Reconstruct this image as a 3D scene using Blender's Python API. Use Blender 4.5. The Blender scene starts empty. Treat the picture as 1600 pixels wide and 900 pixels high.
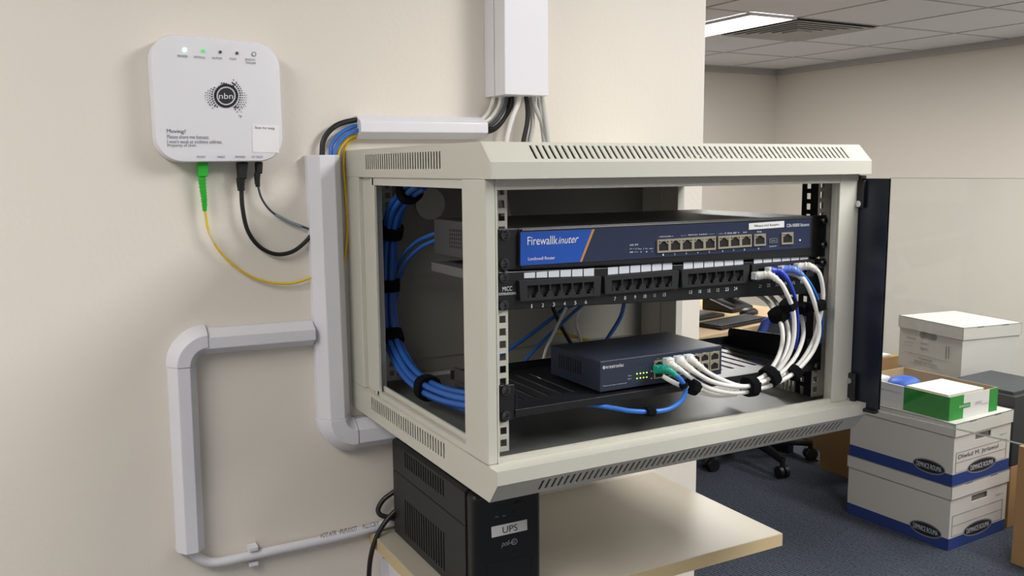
import bpy, math, random
from mathutils import Vector, Matrix
random.seed(7)
sc = bpy.context.scene
COL = sc.collection

# ------------------------------------------------------------------ camera
F = 1398.0
vx = Vector((2600, 207, -F)).normalized()
vy = Vector((-766, 182, -F)); vy = (vy - vx * vx.dot(vy)).normalized()
vz = vx.cross(vy)
R = Matrix((vx, vy, vz))                      # camera axes -> world axes
CAM = Vector((0, -1.373, 1.45))
cd = bpy.data.cameras.new('camera'); cam = bpy.data.objects.new('camera', cd)
cd.sensor_width = 36; cd.lens = 36 * F / 1600; cd.clip_start = .02
COL.objects.link(cam); cam.matrix_world = Matrix.Translation(CAM) @ R.to_4x4()
sc.camera = cam

# ------------------------------------------------------------------ world, light, exposure
w = bpy.data.worlds.new('world'); sc.world = w; w.use_nodes = True
w.node_tree.nodes['Background'].inputs[0].default_value = (1, .985, .975, 1)
w.node_tree.nodes['Background'].inputs[1].default_value = .32
sc.view_settings.view_transform = 'Standard'; sc.view_settings.look = 'None'
sc.view_settings.exposure = 0.09; sc.view_settings.gamma = 1
sc.view_settings.use_curve_mapping = False
CEIL = 2.25
# x, y, size x, size y, watts : second and last two added unseen as fill, all in panels built below
LAMPS = [(1.5, -1.42, .6, 1.2, 30), (-.85, -1.15, .6, 1.2, 12), (3.565, 2.88, .33, 1.24, 40), (3.3, -.2, .33, 1.24, 26), (4.75, .6, .33, 1.24, 24)]
for (lx, ly, sx, sy, wt) in LAMPS:
    l = bpy.data.lights.new('panel_lamp', 'AREA'); l.shape = 'RECTANGLE'
    l.size = sx * .94; l.size_y = sy * .94; l.energy = wt; l.color = (1, .985, .96)
    lo = bpy.data.objects.new('panel_lamp', l); COL.objects.link(lo); lo.location = (lx, ly, CEIL - .022)

# ------------------------------------------------------------------ helpers: real planes seen through the camera
def ray(px, py): return R @ Vector((px - 800, 450 - py, -F))
def Y(px, py, y): d = ray(px, py); return CAM + d * ((y - CAM.y) / d.y)
def Xp(px, py, x): d = ray(px, py); return CAM + d * ((x - CAM.x) / d.x)
def Zp(px, py, z): d = ray(px, py); return CAM + d * ((z - CAM.z) / d.z)

def lin(c):
    c = c.lstrip('#'); v = [int(c[i:i+2], 16) / 255 for i in (0, 2, 4)]
    return tuple((x / 12.92 if x <= .04045 else ((x + .055) / 1.055) ** 2.4) for x in v) + (1,)
MATS = {}
def mat(name, col, rough=.5, metal=0., bump=0., bscale=400., emit=0., spec=.5, var=0.):
    if name in MATS: return MATS[name]
    m = bpy.data.materials.new(name); m.use_nodes = True; nt = m.node_tree; b = nt.nodes['Principled BSDF']
    b.inputs['Base Color'].default_value = lin(col); b.inputs['Roughness'].default_value = rough
    b.inputs['Metallic'].default_value = metal; b.inputs['Specular IOR Level'].default_value = spec
    if emit:
        b.inputs['Emission Color'].default_value = lin(col); b.inputs['Emission Strength'].default_value = emit
    if bump or var:
        tc = nt.nodes.new('ShaderNodeNewGeometry'); n = nt.nodes.new('ShaderNodeTexNoise')
        n.inputs['Scale'].default_value = bscale; n.inputs['Detail'].default_value = 3
        nt.links.new(tc.outputs['Position'], n.inputs['Vector'])
        if bump:
            bp = nt.nodes.new('ShaderNodeBump'); bp.inputs['Strength'].default_value = bump; bp.inputs['Distance'].default_value = .001
            nt.links.new(n.outputs['Fac'], bp.inputs['Height']); nt.links.new(bp.outputs['Normal'], b.inputs['Normal'])
        if var:
            mx = nt.nodes.new('ShaderNodeMix'); mx.data_type = 'RGBA'
            c = lin(col); mx.inputs['A'].default_value = tuple(x * (1 - var) for x in c[:3]) + (1,)
            mx.inputs['B'].default_value = tuple(min(1, x * (1 + var)) for x in c[:3]) + (1,)
            nt.links.new(n.outputs['Fac'], mx.inputs['Factor']); nt.links.new(mx.outputs['Result'], b.inputs['Base Color'])
    MATS[name] = m; return m

ORG = {}
class MB:
    def __init__(s): s.v = []; s.f = []
    def add(s, vs, fs):
        k = len(s.v); s.v += [Vector(p) for p in vs]; s.f += [tuple(i + k for i in f) for f in fs]; return s
    def hexa(s, p):     # 4 + 4 corners
        return s.add(p, [(0,1,2,3), (7,6,5,4), (0,4,5,1), (1,5,6,2), (2,6,7,3), (3,7,4,0)])
    def box(s, x0, x1, y0, y1, z0, z1, T=None):
        p = [(x0,y0,z0),(x1,y0,z0),(x1,y1,z0),(x0,y1,z0),(x0,y0,z1),(x1,y0,z1),(x1,y1,z1),(x0,y1,z1)]
        if T: p = [T(*q) for q in p]
        return s.hexa([p[i] for i in (3,2,1,0,7,6,5,4)])
    def prism(s, poly, fn, a, b):   # polygon of 2-D points, fn(u, v, w) -> point
        n = len(poly)
        s.add([fn(u, v, a) for u, v in poly] + [fn(u, v, b) for u, v in poly],
              [tuple(range(n))[::-1], tuple(range(n, 2*n))] + [(i, (i+1) % n, n + (i+1) % n, n + i) for i in range(n)])
        return s
    def slab(s, q, s0, s1, t0, t1, w0, w1):
        return s.hexa([q(s0,t1,w0), q(s1,t1,w0), q(s1,t0,w0), q(s0,t0,w0), q(s0,t1,w1), q(s1,t1,w1), q(s1,t0,w1), q(s0,t0,w1)])
    def slots(s, q, n, s0, s1, t0, t1, w0, w1, duty=.45):
        s.slab(q, 0, s0, 0, 1, w0, w1).slab(q, s1, 1, 0, 1, w0, w1)
        s.slab(q, s0, s1, 0, t0, w0, w1).slab(q, s0, s1, t1, 1, w0, w1)
        d = (s1 - s0) / (n - 1 + duty)      # slot, bar, slot ... slot
        for i in range(n - 1):
            a = s0 + d * (i + duty); s.slab(q, a, a + d * (1 - duty), t0, t1, w0, w1)
        return s
    def cyl(s, c, ax, r, h, n=16, r2=None):
        c = Vector(c); ax = Vector(ax).normalized(); e = ax.orthogonal().normalized(); g = ax.cross(e)
        r2 = r if r2 is None else r2
        ring = lambda o, rr: [c + ax * o + (e * math.cos(t) + g * math.sin(t)) * rr for t in [2*math.pi*i/n for i in range(n)]]
        return s.add(ring(0, r) + ring(h, r2), [tuple(range(n))[::-1], tuple(range(n, 2*n))] + [(i, (i+1) % n, n+(i+1) % n, n+i) for i in range(n)])
    def tube(s, pts, r, n=10, per=8, radii=None, cap=True, squash=None):
        P = smooth(pts, per); m = len(P); T = []
        for i in range(m): T.append((P[min(i+1, m-1)] - P[max(i-1, 0)]).normalized())
        e = T[0].orthogonal().normalized(); vs = []
        for i in range(m):
            e = (e - T[i] * e.dot(T[i])).normalized(); g = T[i].cross(e)
            rr = r if radii is None else radii(i / (m - 1))
            for k in range(n):
                a = 2*math.pi*k/n; vs.append(P[i] + (e*math.cos(a) + g*math.sin(a)) * rr)
        fs = [(i*n+k, i*n+(k+1) % n, (i+1)*n+(k+1) % n, (i+1)*n+k) for i in range(m-1) for k in range(n)]
        if cap: fs += [tuple(range(n))[::-1], tuple(range((m-1)*n, m*n))]
        return s.add(vs, fs)
    def text(s, body, q, s0, s1, t0, t1, w=.0003, shear=0., fit=True):
        vs, fs = glyphs(body)
        xs = [v.x for v in vs]; ys = [v.y for v in vs]; x0, x1 = min(xs), max(xs); y0, y1 = min(ys), max(ys)
        out = []
        for v in vs:
            a = (v.x - x0) / (x1 - x0); b = (v.y - y0) / (y1 - y0)
            out.append(q(s0 + (s1 - s0) * a + shear * b * (s1-s0), t1 + (t0 - t1) * b, w))
        return s.add(out, fs)
    def disc(s, q, cs, ct, rs, rt, w=.0004, n=16, w0=None):
        ring = [(cs + rs*math.cos(2*math.pi*i/n), ct - rt*math.sin(2*math.pi*i/n)) for i in range(n)]
        if w0 is None: return s.add([q(a, b, w) for a, b in ring], [tuple(range(n))])
        return s.prism(ring, lambda a, b, c: q(a, b, c), w0, w)
    def ring(s, q, cs, ct, rs, rt, k=.8, w=.0004, n=28):
        a = [q(cs + rs*math.cos(2*math.pi*i/n), ct - rt*math.sin(2*math.pi*i/n), w) for i in range(n)]
        b = [q(cs + k*rs*math.cos(2*math.pi*i/n), ct - k*rt*math.sin(2*math.pi*i/n), w) for i in range(n)]
        return s.add(a + b, [(i, (i+1) % n, n+(i+1) % n, n+i) for i in range(n)])
    def build(s, name, m, parent=None, bevel=0., smooth_=False, label=None, seg=2):
        me = bpy.data.meshes.new(name); lo = Vector((min(v.x for v in s.v), min(v.y for v in s.v), min(v.z for v in s.v)))
        hi = Vector((max(v.x for v in s.v), max(v.y for v in s.v), max(v.z for v in s.v)))
        o = Vector(((lo.x+hi.x)/2, (lo.y+hi.y)/2, lo.z))
        me.from_pydata([v - o for v in s.v], [], s.f)
        import bmesh
        bm = bmesh.new(); bm.from_mesh(me)
        if bevel: bmesh.ops.remove_doubles(bm, verts=bm.verts, dist=1e-6)
        bmesh.ops.recalc_face_normals(bm, faces=bm.faces); bm.to_mesh(me); bm.free()
        me.materials.append(m); ob = bpy.data.objects.new(name, me); COL.objects.link(ob)
        ORG[ob.name] = o
        if parent: ob.parent = parent; ob.location = o - ORG[parent.name]
        else: ob.location = o
        if smooth_:
            for p in me.polygons: p.use_smooth = True
            if hasattr(me, 'set_sharp_from_angle'): me.set_sharp_from_angle(angle=math.radians(40))
        if bevel:
            b = ob.modifiers.new('bevel', 'BEVEL'); b.width = bevel; b.segments = seg; b.limit_method = 'ANGLE'; b.angle_limit = math.radians(35)
        if label: ob['label'] = label
        return ob

def smooth(pts, per=8):
    P = [Vector(p) for p in pts]
    if len(P) < 3: return P
    Q = [P[0]*2 - P[1]] + P + [P[-1]*2 - P[-2]]; out = []
    for i in range(1, len(Q) - 2):
        a, b, c, d = Q[i-1], Q[i], Q[i+1], Q[i+2]
        for k in range(per):
            t = k / per
            out.append(.5 * ((2*b) + (c-a)*t + (2*a - 5*b + 4*c - d)*t*t + (3*b - a - 3*c + d)*t**3))
    out.append(P[-1]); return out

GL = {}
def glyphs(body):
    if body in GL: return GL[body]
    cu = bpy.data.curves.new('t', 'FONT'); cu.body = body; cu.size = 1; cu.resolution_u = 3
    ob = bpy.data.objects.new('t', cu); COL.objects.link(ob)
    me = bpy.data.meshes.new_from_object(ob)
    GL[body] = ([v.co.copy() for v in me.vertices], [tuple(p.vertices) for p in me.polygons])
    bpy.data.objects.remove(ob); bpy.data.meshes.remove(me); bpy.data.curves.remove(cu)
    return GL[body]

class Q:    # a four-cornered face TL TR BR BL; q(s, t, w): s right, t down, w outward
    def __init__(s, a, b, c, d):
        s.p = [Vector(x) for x in (a, b, c, d)]
        s.n = -((s.p[1]-s.p[0]).cross(s.p[3]-s.p[0])).normalized()
    def __call__(s, u, v, w=0):
        a, b, c, d = s.p
        return (a*(1-u) + b*u)*(1-v) + (d*(1-u) + c*u)*v + s.n*w
    def sub(s, u0, u1, v0, v1, w=0): return Q(s(u0,v0,w), s(u1,v0,w), s(u1,v1,w), s(u0,v1,w))
def QY(y, *p): return Q(*[Y(a, b, y) for a, b in p])
def QX(x, *p): return Q(*[Xp(a, b, x) for a, b in p])

def tag(o, label, cat, group=None):
    o['label'] = label; o['category'] = cat
    if group: o['group'] = group
    return o
def thing(name, loc, label, cat, group=None):
    o = bpy.data.objects.new(name, None); COL.objects.link(o); o.location = loc; o.empty_display_size = .02
    ORG[o.name] = Vector(loc); return tag(o, label, cat, group)
def struct(o): o['kind'] = 'structure'; return o
def path(pts): return [p if isinstance(p, Vector) else Y(*p) for p in pts]

# ------------------------------------------------------------------ materials
M_wall = mat('wall_paint', '#e6dfd5', .75, bump=.35, bscale=130)
M_wallback = mat('wall_paint_back', '#e8e1d6', .8, bump=.2, bscale=130)
M_ceil = mat('ceiling_tile', '#eaeaeb', .9, bump=.4, bscale=300)
M_grid = mat('ceiling_grid', '#bdbab6', .6)
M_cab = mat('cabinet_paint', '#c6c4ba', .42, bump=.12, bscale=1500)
M_cab_shade = mat('cabinet_paint_shaded', '#85827a', .5, bump=.12, bscale=1500)  # same cabinet paint, darkened to carry the shade inside
M_white = mat('white_plastic', '#e9e8ef', .38)
M_pvc = mat('white_pvc', '#e3e2ea', .35)
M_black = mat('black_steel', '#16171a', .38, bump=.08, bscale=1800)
M_blackp = mat('black_plastic', '#121214', .45)
M_velcro = mat('velcro', '#0d0e12', .95, bump=1., bscale=1800, spec=.15)
M_ink = mat('white_ink', '#dfe2e6', .5)
M_gink = mat('grey_ink', '#77777c', .6)
M_dink = mat('dark_ink', '#23242c', .6)
M_screw = mat('black_screw', '#5a5b60', .25, .9)
M_steel = mat('bright_steel', '#c9ccd2', .2, 1.)
M_dark = mat('dark_void', '#060606', .7)
M_navy = mat('navy_panel', '#242c48', .38)
M_blue = mat('blue_label', '#1d4fae', .35)
M_gold = mat('gold_stripe', '#c08a43', .4)
M_port = mat('port_shield', '#a89f8d', .35, .35)
M_switch = mat('switch_navy', '#2a3142', .4, bump=.08, bscale=1800)
M_cw = mat('white_cable', '#e2e0dc', .38)
M_cg = mat('grey_cable', '#b9b9b7', .45)
M_cb = mat('blue_cable', '#2f6fc9', .38)
M_cbd = mat('deep_blue_cable', '#2c5fae', .42)
M_cbk = mat('black_cable', '#141416', .42)
M_cy = mat('yellow_cable', '#e6c22e', .42)
M_cgd = mat('slate_cable', '#3e4650', .45)
M_green = mat('green_connector', '#23b52c', .38)
M_teal = mat('teal_boot', '#129a83', .4)
M_lab = mat('label_paper', '#ced3dc', .6)
M_paper = mat('paper', '#e2e1e0', .8)
M_card = mat('white_card', '#d6d2cc', .85, bump=.15, bscale=200)
M_kraft = mat('kraft_card', '#b08b5e', .85, bump=.2, bscale=200, var=.06)
M_bbox = mat('blue_print', '#2a4184', .7)
M_gbox = mat('green_print', '#1f9133', .6)

# ------------------------------------------------------------------ the room
XL, XR, YF, YB = -1.9, 5.65, -3.2, 4.34
def carpet():
    m = bpy.data.materials.new('carpet'); m.use_nodes = True; nt = m.node_tree; b = nt.nodes['Principled BSDF']
    g = nt.nodes.new('ShaderNodeNewGeometry'); mp = nt.nodes.new('ShaderNodeMapping'); mp.inputs['Rotation'].default_value = (0, 0, math.radians(-12))
    nt.links.new(g.outputs['Position'], mp.inputs['Vector'])
    wv = nt.nodes.new('ShaderNodeTexWave'); wv.inputs['Scale'].default_value = 22; wv.inputs['Distortion'].default_value = 3.; wv.inputs['Detail'].default_value = 3
    wv.inputs['Detail Scale'].default_value = 2.5
    n = nt.nodes.new('ShaderNodeTexNoise'); n.inputs['Scale'].default_value = 120; n.inputs['Detail'].default_value = 4
    n2 = nt.nodes.new('ShaderNodeTexNoise'); n2.inputs['Scale'].default_value = 3
    for t in (wv, n): nt.links.new(mp.outputs[0], t.inputs['Vector'])
    nt.links.new(g.outputs['Position'], n2.inputs['Vector'])
    a = nt.nodes.new('ShaderNodeMath'); a.operation = 'MULTIPLY_ADD'; a.inputs[1].default_value = .45
    nt.links.new(wv.outputs['Fac'], a.inputs[0]); nt.links.new(n.outputs['Fac'], a.inputs[2])
    cr = nt.nodes.new('ShaderNodeValToRGB'); cr.color_ramp.elements[0].position = .35; cr.color_ramp.elements[0].color = lin('#242830')
    cr.color_ramp.elements[1].position = 1.; cr.color_ramp.elements[1].color = lin('#575d69')
    nt.links.new(a.outputs[0], cr.inputs[0]); nt.links.new(cr.outputs[0], b.inputs['Base Color'])
    bp = nt.nodes.new('ShaderNodeBump'); bp.inputs['Distance'].default_value = .004; bp.inputs['Strength'].default_value = .7
    nt.links.new(a.outputs[0], bp.inputs['Height']); nt.links.new(bp.outputs[0], b.inputs['Normal'])
    b.inputs['Roughness'].default_value = .95; b.inputs['Specular IOR Level'].default_value = .1
    return m
struct(MB().box(XL-.1, XR+.1, YF-.1, YB+.1, -.1, 0).build('floor', carpet()))
struct(MB().box(XL-.1, XR+.1, YF-.1, YB+.1, CEIL, CEIL+.1).build('ceiling', M_ceil))
struct(MB().box(XL, 1.17, 0, .12, 0, CEIL).build('wall_main', M_wall))
struct(MB().box(XL-.1, XR+.1, YB, YB+.1, 0, CEIL).build('wall_back', M_wallback))
struct(MB().box(XR, XR+.1, YF, YB, 0, CEIL).build('wall_right', M_wallback))
struct(MB().box(XL-.1, XL, YF, YB, 0, CEIL).build('wall_left', M_wall))
m = MB(); m.box(XL, XR-.02, YB-.025, YB, CEIL-.045, CEIL); struct(m.build('trim_1', M_grid))
m = MB(); m.box(XR-.025, XR, YF, YB, CEIL-.045, CEIL); struct(m.build('trim_2', M_grid))
m = MB()
for i in range(-10, 3):
    x = 4.43 + .66*i
    if XL < x < XR: m.box(x-.006, x+.006, YF, YB, CEIL-.003, CEIL)
for i in range(-9, 5):
    y = 2.29 + .66*i
    if YF < y < YB: m.box(XL, XR, y-.006, y+.006, CEIL-.003, CEIL)
struct(m.build('trim_3', M_grid))
M_lite = mat('light_diffuser', '#fffdf6', .5, emit=6.)
LLAB = ['ceiling panel light above and to the right of the wall cabinet', 'added unseen fill light panel above the white network box',
        'bright long ceiling light panel beside the air vent', 'added unseen fill light panel above the stacked archive boxes', 'added unseen light panel brightening the right wall of the far room']
for (lx, ly, sx, sy, wt), lb in zip(LAMPS, LLAB):
    t = thing('ceiling_light', (lx, ly, CEIL-.02), lb, 'light')
    m = MB(); a, b = sx/2, sy/2
    m.box(lx-a, lx+a, ly-b, ly-b+.015, CEIL-.018, CEIL-.0035).box(lx-a, lx+a, ly+b-.015, ly+b, CEIL-.018, CEIL-.0035)
    m.box(lx-a, lx-a+.015, ly-b+.015, ly+b-.015, CEIL-.018, CEIL-.0035).box(lx+a-.015, lx+a, ly-b+.015, ly+b-.015, CEIL-.018, CEIL-.0035)
    m.build('frame', M_white, t)
    MB().box(lx-a+.015, lx+a-.015, ly-b+.015, ly+b-.015, CEIL-.016, CEIL-.0035).build('diffuser', M_lite, t)
# square air vent
vx0, vx1, vy0, vy1 = 3.79, 4.415, 2.305, 2.935
t = thing('air_vent', ((vx0+vx1)/2, (vy0+vy1)/2, CEIL-.02), 'square ceiling air vent with stepped louvres beside the light panel', 'air vent')
MB().box(vx0, vx1, vy0, vy1, CEIL-.006, CEIL-.0035).build('backing', mat('vent_inner', '#4c4c4a', .8), t)
m = MB(); cx, cy = (vx0+vx1)/2, (vy0+vy1)/2
for k in range(5):
    h = .31 - k*.052; zz = CEIL-.008-.004*0
    for (ax, ay, bx, by) in ((-1,-1,1,-1), (1,-1,1,1), (1,1,-1,1), (-1,1,-1,-1)):
        o = Vector((cx+ax*h, cy+ay*h, zz-.0065)); p = Vector((cx+bx*h, cy+by*h, zz-.0065)); hi = h-.045
        oi = Vector((cx+ax*hi, cy+ay*hi, zz-.001)); pi_ = Vector((cx+bx*hi, cy+by*hi, zz-.001)); u = Vector((0,0,.003))
        m.hexa([o, p, pi_, oi, o+u, p+u, pi_+u, oi+u])
m.box(cx-.06, cx+.06, cy-.06, cy+.06, CEIL-.02, CEIL-.006)
m.build('louvre', mat('vent_paint', '#b8b6b2', .6), t)

# ------------------------------------------------------------------ white network box on the wall
t = thing('network_box', (.254, -.0, 1.463), 'square white wall-mounted network box with green power lights and a round dotted logo', 'network box')
def rrect(q, r_s, r_t, n=8):
    out = []
    for cx, cy, a0 in ((1-r_s, r_t, -90), (1-r_s, 1-r_t, 0), (r_s, 1-r_t, 90), (r_s, r_t, 180)):
        for i in range(n+1):
            a = math.radians(a0 + 90*i/n); out.append((cx + r_s*math.cos(a), cy + r_t*math.sin(a)))
    return out
# outline of the front face (real millimetres on its plane, slightly tilted on the wall)
qn = QY(-.036, (233, 50), (436, 68), (444, 252), (245, 254))
rr = rrect(qn, .2, .2)
def nb(u, v, ww): return qn(.5+(u-.5), .5+(v-.5), ww)
m = MB(); n = len(rr); L = []
for ins, ww in ((.012, -.0355), (.0, -.033), (0, -.012), (.008, -.010), (.008, -.008), (.0, -.006), (0, -.003), (.008, -.0006), (.025, 0)):
    L.append([nb(.5+(a-.5)*(1-2*ins), .5+(b-.5)*(1-2*ins), ww) for a, b in rr])
vs = [p for l in L for p in l]; fs = [tuple(range(n)), tuple(range((len(L)-1)*n, len(L)*n))]
for k in range(len(L)-1): fs += [(k*n+i, k*n+(i+1) % n, (k+1)*n+(i+1) % n, (k+1)*n+i) for i in range(n)]
m.add(vs, fs); m.build('case', M_white, t, smooth_=True)
z1 = lambda x, y: (220 + x/4.09, 40 + y/4.09)
qf = QY(-.0364, z1(0, 0), z1(1145, 0), z1(1145, 900), z1(0, 900))
S = lambda x: x/1145.; TT = lambda y: y/900.
def ftext(m, s, x0, x1, y0, y1, rot=0.):   # text along a slightly falling baseline
    qq = QY(-.0364, z1(x0, y0), z1(x1, y0+rot), z1(x1, y1+rot), z1(x0, y1)); m.text(s, qq, 0, 1, 0, 1)
m = MB()
ftext(m, 'PRWEER', 234, 300, 186, 202, 4); ftext(m, 'OPTRCAL', 338, 412, 193, 208, 5)
ftext(m, 'ALMUM', 454, 517, 199, 214, 4); ftext(m, 'PONT', 568, 612, 205, 220, 3)
ftext(m, 'EIUOVTI', 668, 730, 209, 224, 4); ftext(m, 'TANOEM', 668, 734, 230, 244, 4)
m.build('light_labels', M_gink, t); m = MB()
ftext(m, 'Please share me batcect.', 168, 438, 697, 721, 4); ftext(m, "I won't wosk at scidnioe address.", 168, 522, 728, 752, 2)
ftext(m, 'Property of sken.', 170, 357, 754, 780, 0)
m.build('printed_text', M_gink, t); m = MB()
for a, b, s in ((358, 414, 'PEOEIT'), (486, 540, 'VIKEIT'), (604, 667, 'PRIMERI'), (710, 778, 'RX TACM')): ftext(m, s, a, b, 832, 846, 1)
m.build('port_labels', M_gink, t)
m = MB(); ftext(m, 'Moving?', 165, 287, 660, 692, 4); m.build('printed_heading', mat('mid_ink', '#4b4b50', .6), t)
for (x, y, nm, mt, r) in ((261, 153, 'power_light', mat('led_bright', '#a8ffc0', .4, emit=2.2), 13), (375, 160, 'optical_light', mat('led_green', '#4fd06a', .4, emit=.5), 12),
                      (482, 167, 'alarm_light', mat('led_off', '#55555c', .3), 10), (588, 174, 'port_light', MATS['led_off'], 10)):
    MB().disc(qf, S(x), TT(y), S(r), TT(r), .0008, 20, -.001).build(nm, mt, t)
m = MB(); m.ring(qf, S(698), TT(180), S(15), TT(15), .72, .0004); m.build('button_ring', M_gink, t)
MB().disc(qf, S(698), TT(180), S(10), TT(10), .001, 20, -.001).build('reset_button', M_white, t)
m = MB(); cx, cy = 519, 445
m.disc(qf, S(cx), TT(cy), S(51), TT(51), .0005, 36)
m.ring(qf, S(cx), TT(cy), S(72), TT(70), .85, .0005, 36)
def dot(ang, rad, r):
    a = math.radians(ang); m.disc(qf, S(cx+rad*math.cos(a)), TT(cy-rad*math.sin(a)), S(r), TT(r), .0005, 8)
for i in range(36): dot(i*10, 72, 6.5)
for rad, r, rng in ((90, 5.5, [(-55, 62), (145, 235)]), (104, 4.2, [(-48, 58), (155, 220)]), (118, 3.4, [(-42, 15), (163, 208)]), (131, 2.6, [(-38, 2), (172, 196)])):
    for a0, a1 in rng:
        k = a0
        while k <= a1: dot(k, rad, r*.95); k += 860/rad
for x, y, r in ((490, 365, 5), (505, 366, 6), (519, 367, 5), (566, 344, 4), (558, 360, 5), (573, 370, 5), (585, 357, 3), (565, 382, 6), (577, 532, 5), (589, 548, 4), (604, 536, 4), (616, 548, 3), (601, 572, 3.5), (614, 575, 4), (610, 583, 3), (578, 518, 6), (594, 520, 5), (620, 520, 3), (634, 500, 3), (643, 512, 2.5), (648, 490, 2.5), (386, 446, 2.5), (392, 426, 3), (405, 488, 3.5), (418, 505, 4), (434, 524, 4), (447, 512, 5)):
    m.disc(qf, S(x), TT(y), S(r), TT(r), .0005, 8)
m.build('logo', M_dink, t)
m = MB(); m.text('nbn', qf, S(474), S(562), TT(428), TT(465), .0008); m.build('logo_lettering', M_ink, t)
qs = QY(-.0364, z1(712, 630), z1(884, 638), z1(884, 813), z1(716, 808))
MB().slab(qs, 0, 1, 0, 1, 0, .0003).build('sticker', mat('sticker_white', '#f2f1f5', .5), t)
m = MB(); m.text('Scan for insig', qs, .1, .82, .07, .18, .0006); m.build('sticker_text', M_dink, t)

# ------------------------------------------------------------------ trunking on the wall
def trunk(name, a, b, wd, dep, label, cham=.28, group=None, axis=None):
    """profile of a chamfered trunking lid, run from a to b on the wall plane"""
    a = Vector((a[0], 0, a[1])); b = Vector((b[0], 0, b[1])); d = (b - a).normalized(); sd = Vector((d.z, 0, -d.x))
    h = wd/2; c = wd*cham
    prof = [(-h, 0), (-h, dep*.45), (-h+c, dep), (h-c, dep), (h, dep*.45), (h, 0)]
    m = MB(); L = (b-a).length
    m.prism(prof, lambda u, v, k: a + d*k + sd*u + Vector((0, -v-.0005, 0)), 0, L)
    return tag(m.build(name, M_pvc, bevel=.0012), label, 'cable trunking', group)
def elbow(c, r0, wd, dep, a0, a1, label, ext=(.0, .0)):
    h = wd/2; cc = wd*.28; prof = [(-h, 0), (-h, dep*.45), (-h+cc, dep), (h-cc, dep), (h, dep*.45), (h, 0)]
    prof = [(u*1.04, v*1.05) for u, v in prof]
    m = MB(); N = 12; vs = []; k = len(prof)
    for i in range(N+1):
        t = math.radians(a0 + (a1-a0)*i/N); dr = Vector((math.cos(t), 0, math.sin(t)))
        for u, v in prof: vs.append(Vector((c[0], 0, c[1])) + dr*(r0+u) + Vector((0, -v-.0005, 0)))
    fs = [tuple(range(k))[::-1], tuple(range(N*k, (N+1)*k))] + [(i*k+j, i*k+(j+1) % k, (i+1)*k+(j+1) % k, (i+1)*k+j) for i in range(N) for j in range(k)]
    m.add(vs, fs); return tag(m.build('trunking_elbow', M_pvc, smooth_=True, bevel=.0008), label, 'cable trunking')
P = lambda px, py, y=-.03: (Y(px, py, y).x, Y(px, py, y).z)
D = .034
# vertical run, its elbow and short tail under the cabinet
vx_ = .409
trunk('cable_trunking', (.4085, 1.4715), (.4115, 1.058), .052, D, 'tall white vertical cable trunking running down the wall beside the cabinet')
elbow((.4445, 1.058), .033, .052, D, 180, 270, 'white trunking elbow turning in under the bottom left of the cabinet')
trunk('cable_trunking', (.4455, 1.025), (.53, 1.025), .05, D, 'short white trunking stub going right beneath the cabinet from the elbow')
# left loop
hz0, hz1 = P(319, 537), P(500, 522)
trunk('cable_trunking', (hz0[0], hz0[1]), (.3825, hz1[1]), .038, .03, 'white horizontal trunking branching left from the tall vertical run')
va, vb = P(287, 575), P(301, 866)
elbow((va[0]+.036, va[1]+.0), .036, .040, .03, 90, 180, 'white trunking elbow at the upper left corner of the wall loop')
trunk('cable_trunking', (va[0], va[1]), (vb[0], vb[1]), .040, .03, 'white vertical trunking hanging down the lower left of the wall')
# upper horizontal duct and the big riser
ha, hb = P(563, 198), P(762, 200)
trunk('cable_trunking', ha, hb, .036, .032, 'short white horizontal trunking above the cabinet top between the cable bends')
t = thing('cable_riser', (.735, 0, 1.57), 'wide deep white cable duct coming down the wall above the cabinet', 'cable trunking')
x0 = .695; x1 = .778; z0 = 1.568
MB().box(x0, x1+.001, -.033, -.0005, z0, CEIL-.004).build('duct_base', M_pvc, t, bevel=.001)
MB().box(x0+.001, x1, -.07, -.0345, z0, CEIL-.004).build('duct_cover', M_pvc, t, bevel=.0015)

# ------------------------------------------------------------------ cables on the wall
def cable(name, pts, r, m, label, cat='cable', group=None, raw=False, **k):
    return tag(MB().tube(pts if raw else path(pts), r, **k).build(name, m, smooth_=True), label, cat, group)
# curves between duct end and tall trunking
cable('network_cable', [(535, 262, -.017), (503, 245, -.014), (506, 218, -.013), (524, 197, -.013), (552, 188, -.013), (580, 187, -.013)][1:], .0042, M_cbk, 'black cable curving out of the tall trunking top into the horizontal duct')
cable('network_cable', [(516, 245, -.016), (519, 225, -.014), (534, 207, -.014), (556, 197, -.014), (585, 194, -.014)], .0032, M_cb, 'upper blue cable bending from the tall trunking into the horizontal duct')
cable('network_cable', [(522, 247, -.021), (526, 229, -.020), (539, 213, -.019), (558, 204, -.019), (585, 201, -.019)], .003, M_cb, 'lower blue cable bending from the tall trunking into the horizontal duct')
cable('fibre_cable', [(527, 247, -.015), (531, 233, -.014), (543, 218, -.013), (560, 210, -.013), (585, 207, -.013)], .0024, M_cy, 'yellow cable bending into the horizontal duct below the blue ones')
cable('fibre_cable', [(556, 215, -.006), (541, 228, -.006), (537, 255, -.006), (540, 300, -.006), (543, 350, -.006), (540, 395, -.006), (532, 430, -.006)], .002, M_cy, 'thin yellow cable running down between tall trunking and cabinet')
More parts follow.
